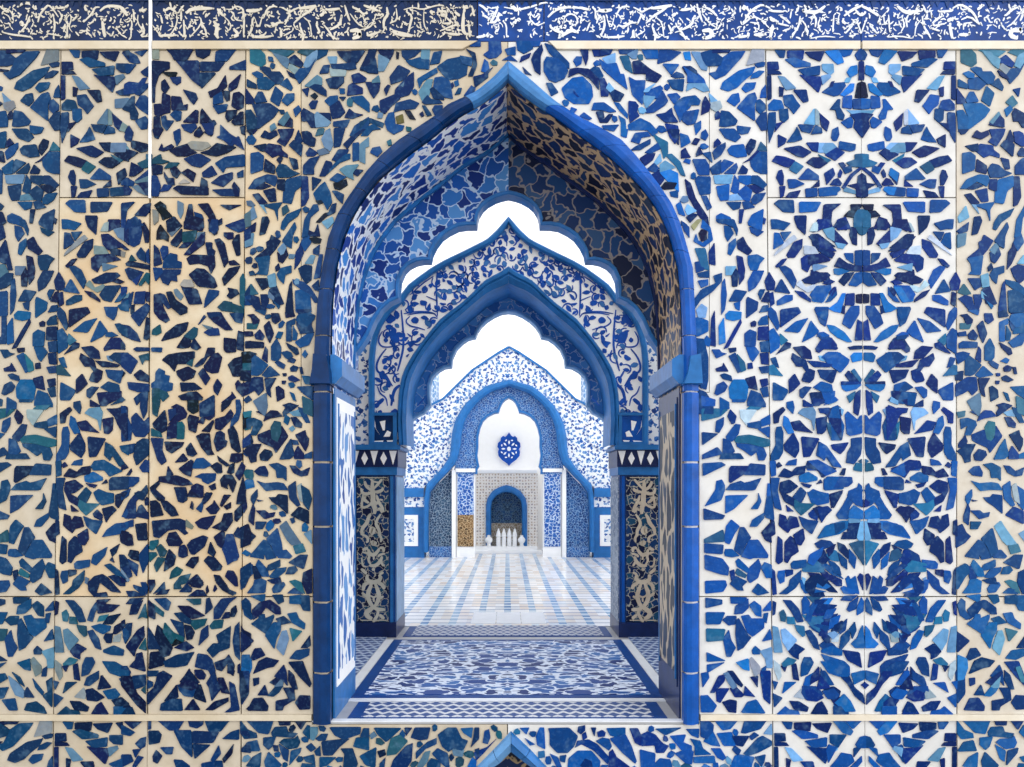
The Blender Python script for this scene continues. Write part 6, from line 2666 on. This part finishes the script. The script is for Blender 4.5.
# carved side panels, pilasters
for side,nm in ((-1,'left'),(1,'right')):
    P=lambda L,d=D3:[W(AX+side*a,y,d) for a,y in L]
    poly=P([(80.5,552),(80.5,504),(78.5,492.5),(72,484),(63,475),(58,469),(58,552)])
    cx=W(AX+side*69,0,D3)[0]
    tt=thing('carved_panel','%s arabesque panel in the side bay of the far arch'%('slate grey carved' if side<0 else 'blue carved'),'wall panel',(cx,D3+.3,0))
    m=MB(); m.prism(poly,D3+.22,D3+.5); m.build('arabesque_field',M['carved_l' if side<0 else 'carved_r'],tt)
    m=MB(); x0,x1=sorted((X3(58,side),X3(80.5,side))); m.box(x0,x1,D3+.16,D3+.22,.0,W(0,547,D3)[1]); m.build('skirting',M['far_fine'],tt)
    # slim white shafts
    x0,x1=sorted((X3(53.5,side),X3(57.5,side)))
    m=MB(); m.box(x0,x1,D3+.08,D3+.45,0,W(0,470,D3)[1]); tag(m.build('slim_shaft',M['white']),'slim white shaft %s'%('beside the slate grey carved panel' if side<0 else 'beside the blue carved panel'),'column')
    x0,x1=sorted((X3(34.5,side),X3(53,side)))
    tt=thing('pilaster','%s tiled pilaster beside the niche, %s'%(nm,'blue above and gilded brown below' if side<0 else 'blue medallions all the way down'),'pilaster',((x0+x1)/2,D3+.3,0))
    zt=W(0,472,D3)[1]; zm=W(0,515,D3)[1]
    m=MB(); m.box(x0,x1,D3+.15,D3+.5,0,zt); m.build('shaft',M['white'],tt)
    e=.025
    if side<0:
        m=MB(); m.box(x0+e,x1-e,D3+.13,D3+.16,zm,zt-e); m.build('blue_tile_field',M['pil'],tt)
        m=MB(); m.box(x0+e,x1-e,D3+.13,D3+.16,W(0,547,D3)[1],zm); m.build('gilded_field',M['brown'],tt)
    else:
        m=MB(); m.box(x0+e,x1-e,D3+.13,D3+.16,W(0,547,D3)[1],zt-e); m.build('blue_tile_field',M['pil'],tt)
    m=MB(); m.box(x0-.02,x1+.02,D3+.08,D3+.5,zt,zt+.08); m.build('cap',M['white'],tt)
    # dado with framed panel, cornice
    x0,x1=sorted((X3(85,side),X3(150,side)))
    tt=thing('dado_panel','%s framed blue dado at the foot of the far wall'%nm,'wall panel',((x0+x1)/2,D3+.25,0))
    zd=W(0,507,D3)[1]; zf=W(0,497,D3)[1]; zc=W(0,488,D3)[1]
    m=MB(); m.box(x0,x1,D3+.02,D3+.5,0,zd); m.build('blue_field',M['far_blue'],tt)
    m=MB(); m.box(x0,x1,D3+.0,D3+.5,zd,zf); m.build('floral_frieze',M['far_floral'],tt)
    m=MB(); m.box(x0,x1,D3-.06,D3+.5,zf,zc); m.build('cornice',M['far_blue'],tt)
    u0,u1=sorted((X3(91,side),X3(112,side))); za,zb=W(0,546,D3)[1],W(0,515,D3)[1]
    m=MB()
    for (a,b,c,d) in ((u0,u1,za,za+.09),(u0,u1,zb-.09,zb),(u0,u0+.09,za+.09,zb-.09),(u1-.09,u1,za+.09,zb-.09)): m.box(a,b,D3-.01,D3+.02,c,d)
    fr=m.build('white_frame',M['white'],tt)
    m=MB(); m.box(u0+.09,u1-.09,D3+.0,D3+.02,za+.09,zb-.09); m.build('flower_field',M['far_floral'],tt)
# niche wall
zs=W(0,473,DB)[1]
m=MB(); xa=W(AX-58,0,DB)[0]; xb=W(AX+58,0,DB)[0]; zl=W(0,432,DB)[1]; zh=W(0,388,DB)[1]
m.prism([(-7,-.1),(7,-.1),(7,zl),(xb,zl),(xb,zh),(xa,zh),(xa,zl),(-7,zl)],DB+.8,DB+1.1)
wb=struct(m.build('wall_back',M['plaster'],base=(0,DB+.95,-.1)),'white plaster wall closing the court behind the far arch')
x0,x1=W(475,0,DB)[0],W(537,0,DB)[0]; cxn=W(506.5,0,DB)[0]
t=thing('prayer_niche','arched wall niche with a blue rim in a beige lattice surround','niche',(cxn,DB+.3,0))
NIO=[(20.5,553),(20.5,505),(19,498),(14,491),(7,487),(0,485)]
NII=[(15.5,553),(15.5,507),(14.5,501),(10.5,496),(5,493),(0,492)]
for side in (-1,1):
    P=lambda L:[W(506.5+side*a,y,DB) for a,y in L]
    m=MB(); m.prism(P([(31,553),(31,473),(0,473)])+P(NIO[::-1]),DB,DB+.7); m.build('lattice_surround',M['beige_lattice'],t)
    m=MB(); rim_piece(m,[(506.5+side*a,y) for a,y in NIO],[(506.5+side*a,y) for a,y in NII],0,4.999,DB,[(0,.02),(0,-.07),(.3,-.1),(.8,-.1),(1,-.06),(1,.6)],n=24); m.build('blue_rim',M['far_blue'],t)
m=MB(); m.box(W(489,0,DB)[0],W(524,0,DB)[0],DB+.55,DB+.7,0,W(0,483,DB)[1]); m.build('niche_back',M['niche_blue'],t)
m=MB(); m.box(W(490.8,0,DB)[0],W(522.2,0,DB)[0],DB+.5,DB+.56,0,W(0,524,DB)[1]); m.build('pale_mosaic_dado',M['beige_pebble'],t)
m=MB(); m.box(x0,x1,DB-.02,DB+.8,zs,zs+.07); m.build('top_ledge',M['white'],t)
m=MB(); m.box(x0-.1,x1+.1,DB-.45,DB+.05,0,.07); m.box(x0,x1,DB-.25,DB+.05,.07,.16); tag(m.build('step',M['white']),'low white double step in front of the niche','step')
for k in range(4):
    px=498.5+k*5.4
    cx=W(px,0,DB)[0]; m=MB(); cy=DB-.12
    m.lathe(cx,cy,[(0,.16),(.055,.16),(.055,.34),(.045,.37),(.062,.40),(.05,.47),(.018,.56),(0,.60)],14)
    tag(m.build('finial',M['white']),('first','second','third','fourth')[k]+' from the left of four small white pointed posts before the niche','post','white posts before the niche')
for px,nm in ((489,'left'),(521.5,'right')):
    cx=W(px,0,DB)[0]; m=MB()
    m.lathe(cx,DB-.14,[(0,.16),(.07,.16),(.045,.19),(.04,.22),(.085,.28),(.09,.33),(.05,.38),(.03,.40),(.045,.42),(0,.43)],16)
    tag(m.build('vase',M['white'],smooth=True),'small round white vase at the %s end of the niche step'%nm,'vase')
# medallion
t=thing('medallion','blue and white pointed medallion on the white wall above the niche','medallion',(W(509,0,DB+.8)[0],DB+.79,W(0,465,DB+.8)[1]))
dm=DB+.79
def med(sc,a0=0):
    out=[]
    for a,y in ((0,-16.5),(2.5,-13),(4,-12),(6,-13),(8,-11),(8.5,-8),(11,-6),(11.5,-2),(10,0),(11,3),(10.5,7),(7,11),(4,13),(1.5,15),(0,17)): out.append((a*sc,y*sc))
    return out
full=lambda L:[(509+a,449+y) for a,y in L]+[(509-a,449+y) for a,y in L[::-1][1:-1]]
m=MB(); m.prism([W(x,y,dm) for x,y in full(med(1.0))],dm-.05,dm+.01); m.build('blue_plaque',M['leaf'],t)
m=MB()
for k in range(8):
    a=k*math.pi/4
    m.prism([W(x,y,dm) for x,y in leaf(509+5.6*math.cos(a),449+6.4*math.sin(a),4.2,2.0,a)],dm-.065,dm-.049)
for k in range(8):
    a=k*math.pi/4+math.pi/8
    m.prism([W(x,y,dm) for x,y in leaf(509+7.8*math.cos(a),449+9.2*math.sin(a),2.6,1.6,a+1.2)],dm-.065,dm-.049)
m.prism([W(509+2*math.cos(k*.785),449+2.3*math.sin(k*.785),dm) for k in range(8)],dm-.065,dm-.049)
m.build('white_arabesque',M['white'],t)
# slender towers beyond
M['tower']=m_net('pale_tower_tile',(214,226,240),[(96,146,200),(130,170,214)],8,.12,.4)
for px,nm in ((435,'left'),(585,'right')):
    d=18.4; cx=W(px,0,d)[0]; r=4.2*d/F
    zt=W(0,370,d)[1] if nm=='right' else W(0,374,d)[1]
    t=thing('tiled_shaft','slender pale blue tiled shaft rising behind the far gable on the %s'%nm,'column',(cx,d,0))
    m=MB(); m.lathe(cx,d,[(r*1.25,0),(r*1.25,.3),(r,.34),(r,zt)],20); m.build('shaft',M['tower'],t,smooth=True)
    m=MB(); m.lathe(cx,d,[(r,zt),(r*1.15,zt+.02),(r*1.15,zt+.12),(0,zt+.2)],20); m.build('cap',M['far_blue'],t)
# low side walls of the court
for sd,nm in ((-1,'left'),(1,'right')):
    m=MB(); a,b=sorted((sd*4.5,sd*4.75)); m.box(a,b,D2,DB+.8,-.1,2.6)
    struct(m.build('wall_court_%s'%nm,M['plaster'],base=((a+b)/2,14,-.1)),'plain white side wall of the court')

M['street']=m_grout('grey_forecourt_paving',(150,148,144),(170,168,163))
m=MB(); m.box(-14,14,-12,D0+.0,W(0,860,D0)[1]-.2,W(0,860,D0)[1]); struct(m.build('ground',M['street'],base=(0,-3,W(0,860,D0)[1]-.2)),'grey paved forecourt in front of the wall, below the sill')  # out-of-view ground, added to reduce light reaching the front wall from below
# ------------------------------------------------------------------ light: hazy white sky and a soft sun from the front right
w=bpy.data.worlds.new('sky'); bpy.context.scene.world=w; w.use_nodes=True
bg=w.node_tree.nodes['Background']; bg.inputs[0].default_value=(1,.995,.985,1); bg.inputs[1].default_value=1.5
sun=bpy.data.lights.new('sun','SUN'); sun.energy=1.5; sun.angle=math.radians(55); sun.color=(1,.985,.965)
so=bpy.data.objects.new('sun',sun); C.objects.link(so)
so.rotation_euler=Vector((-.85,.55,-.38)).to_track_quat('-Z','Y').to_euler()
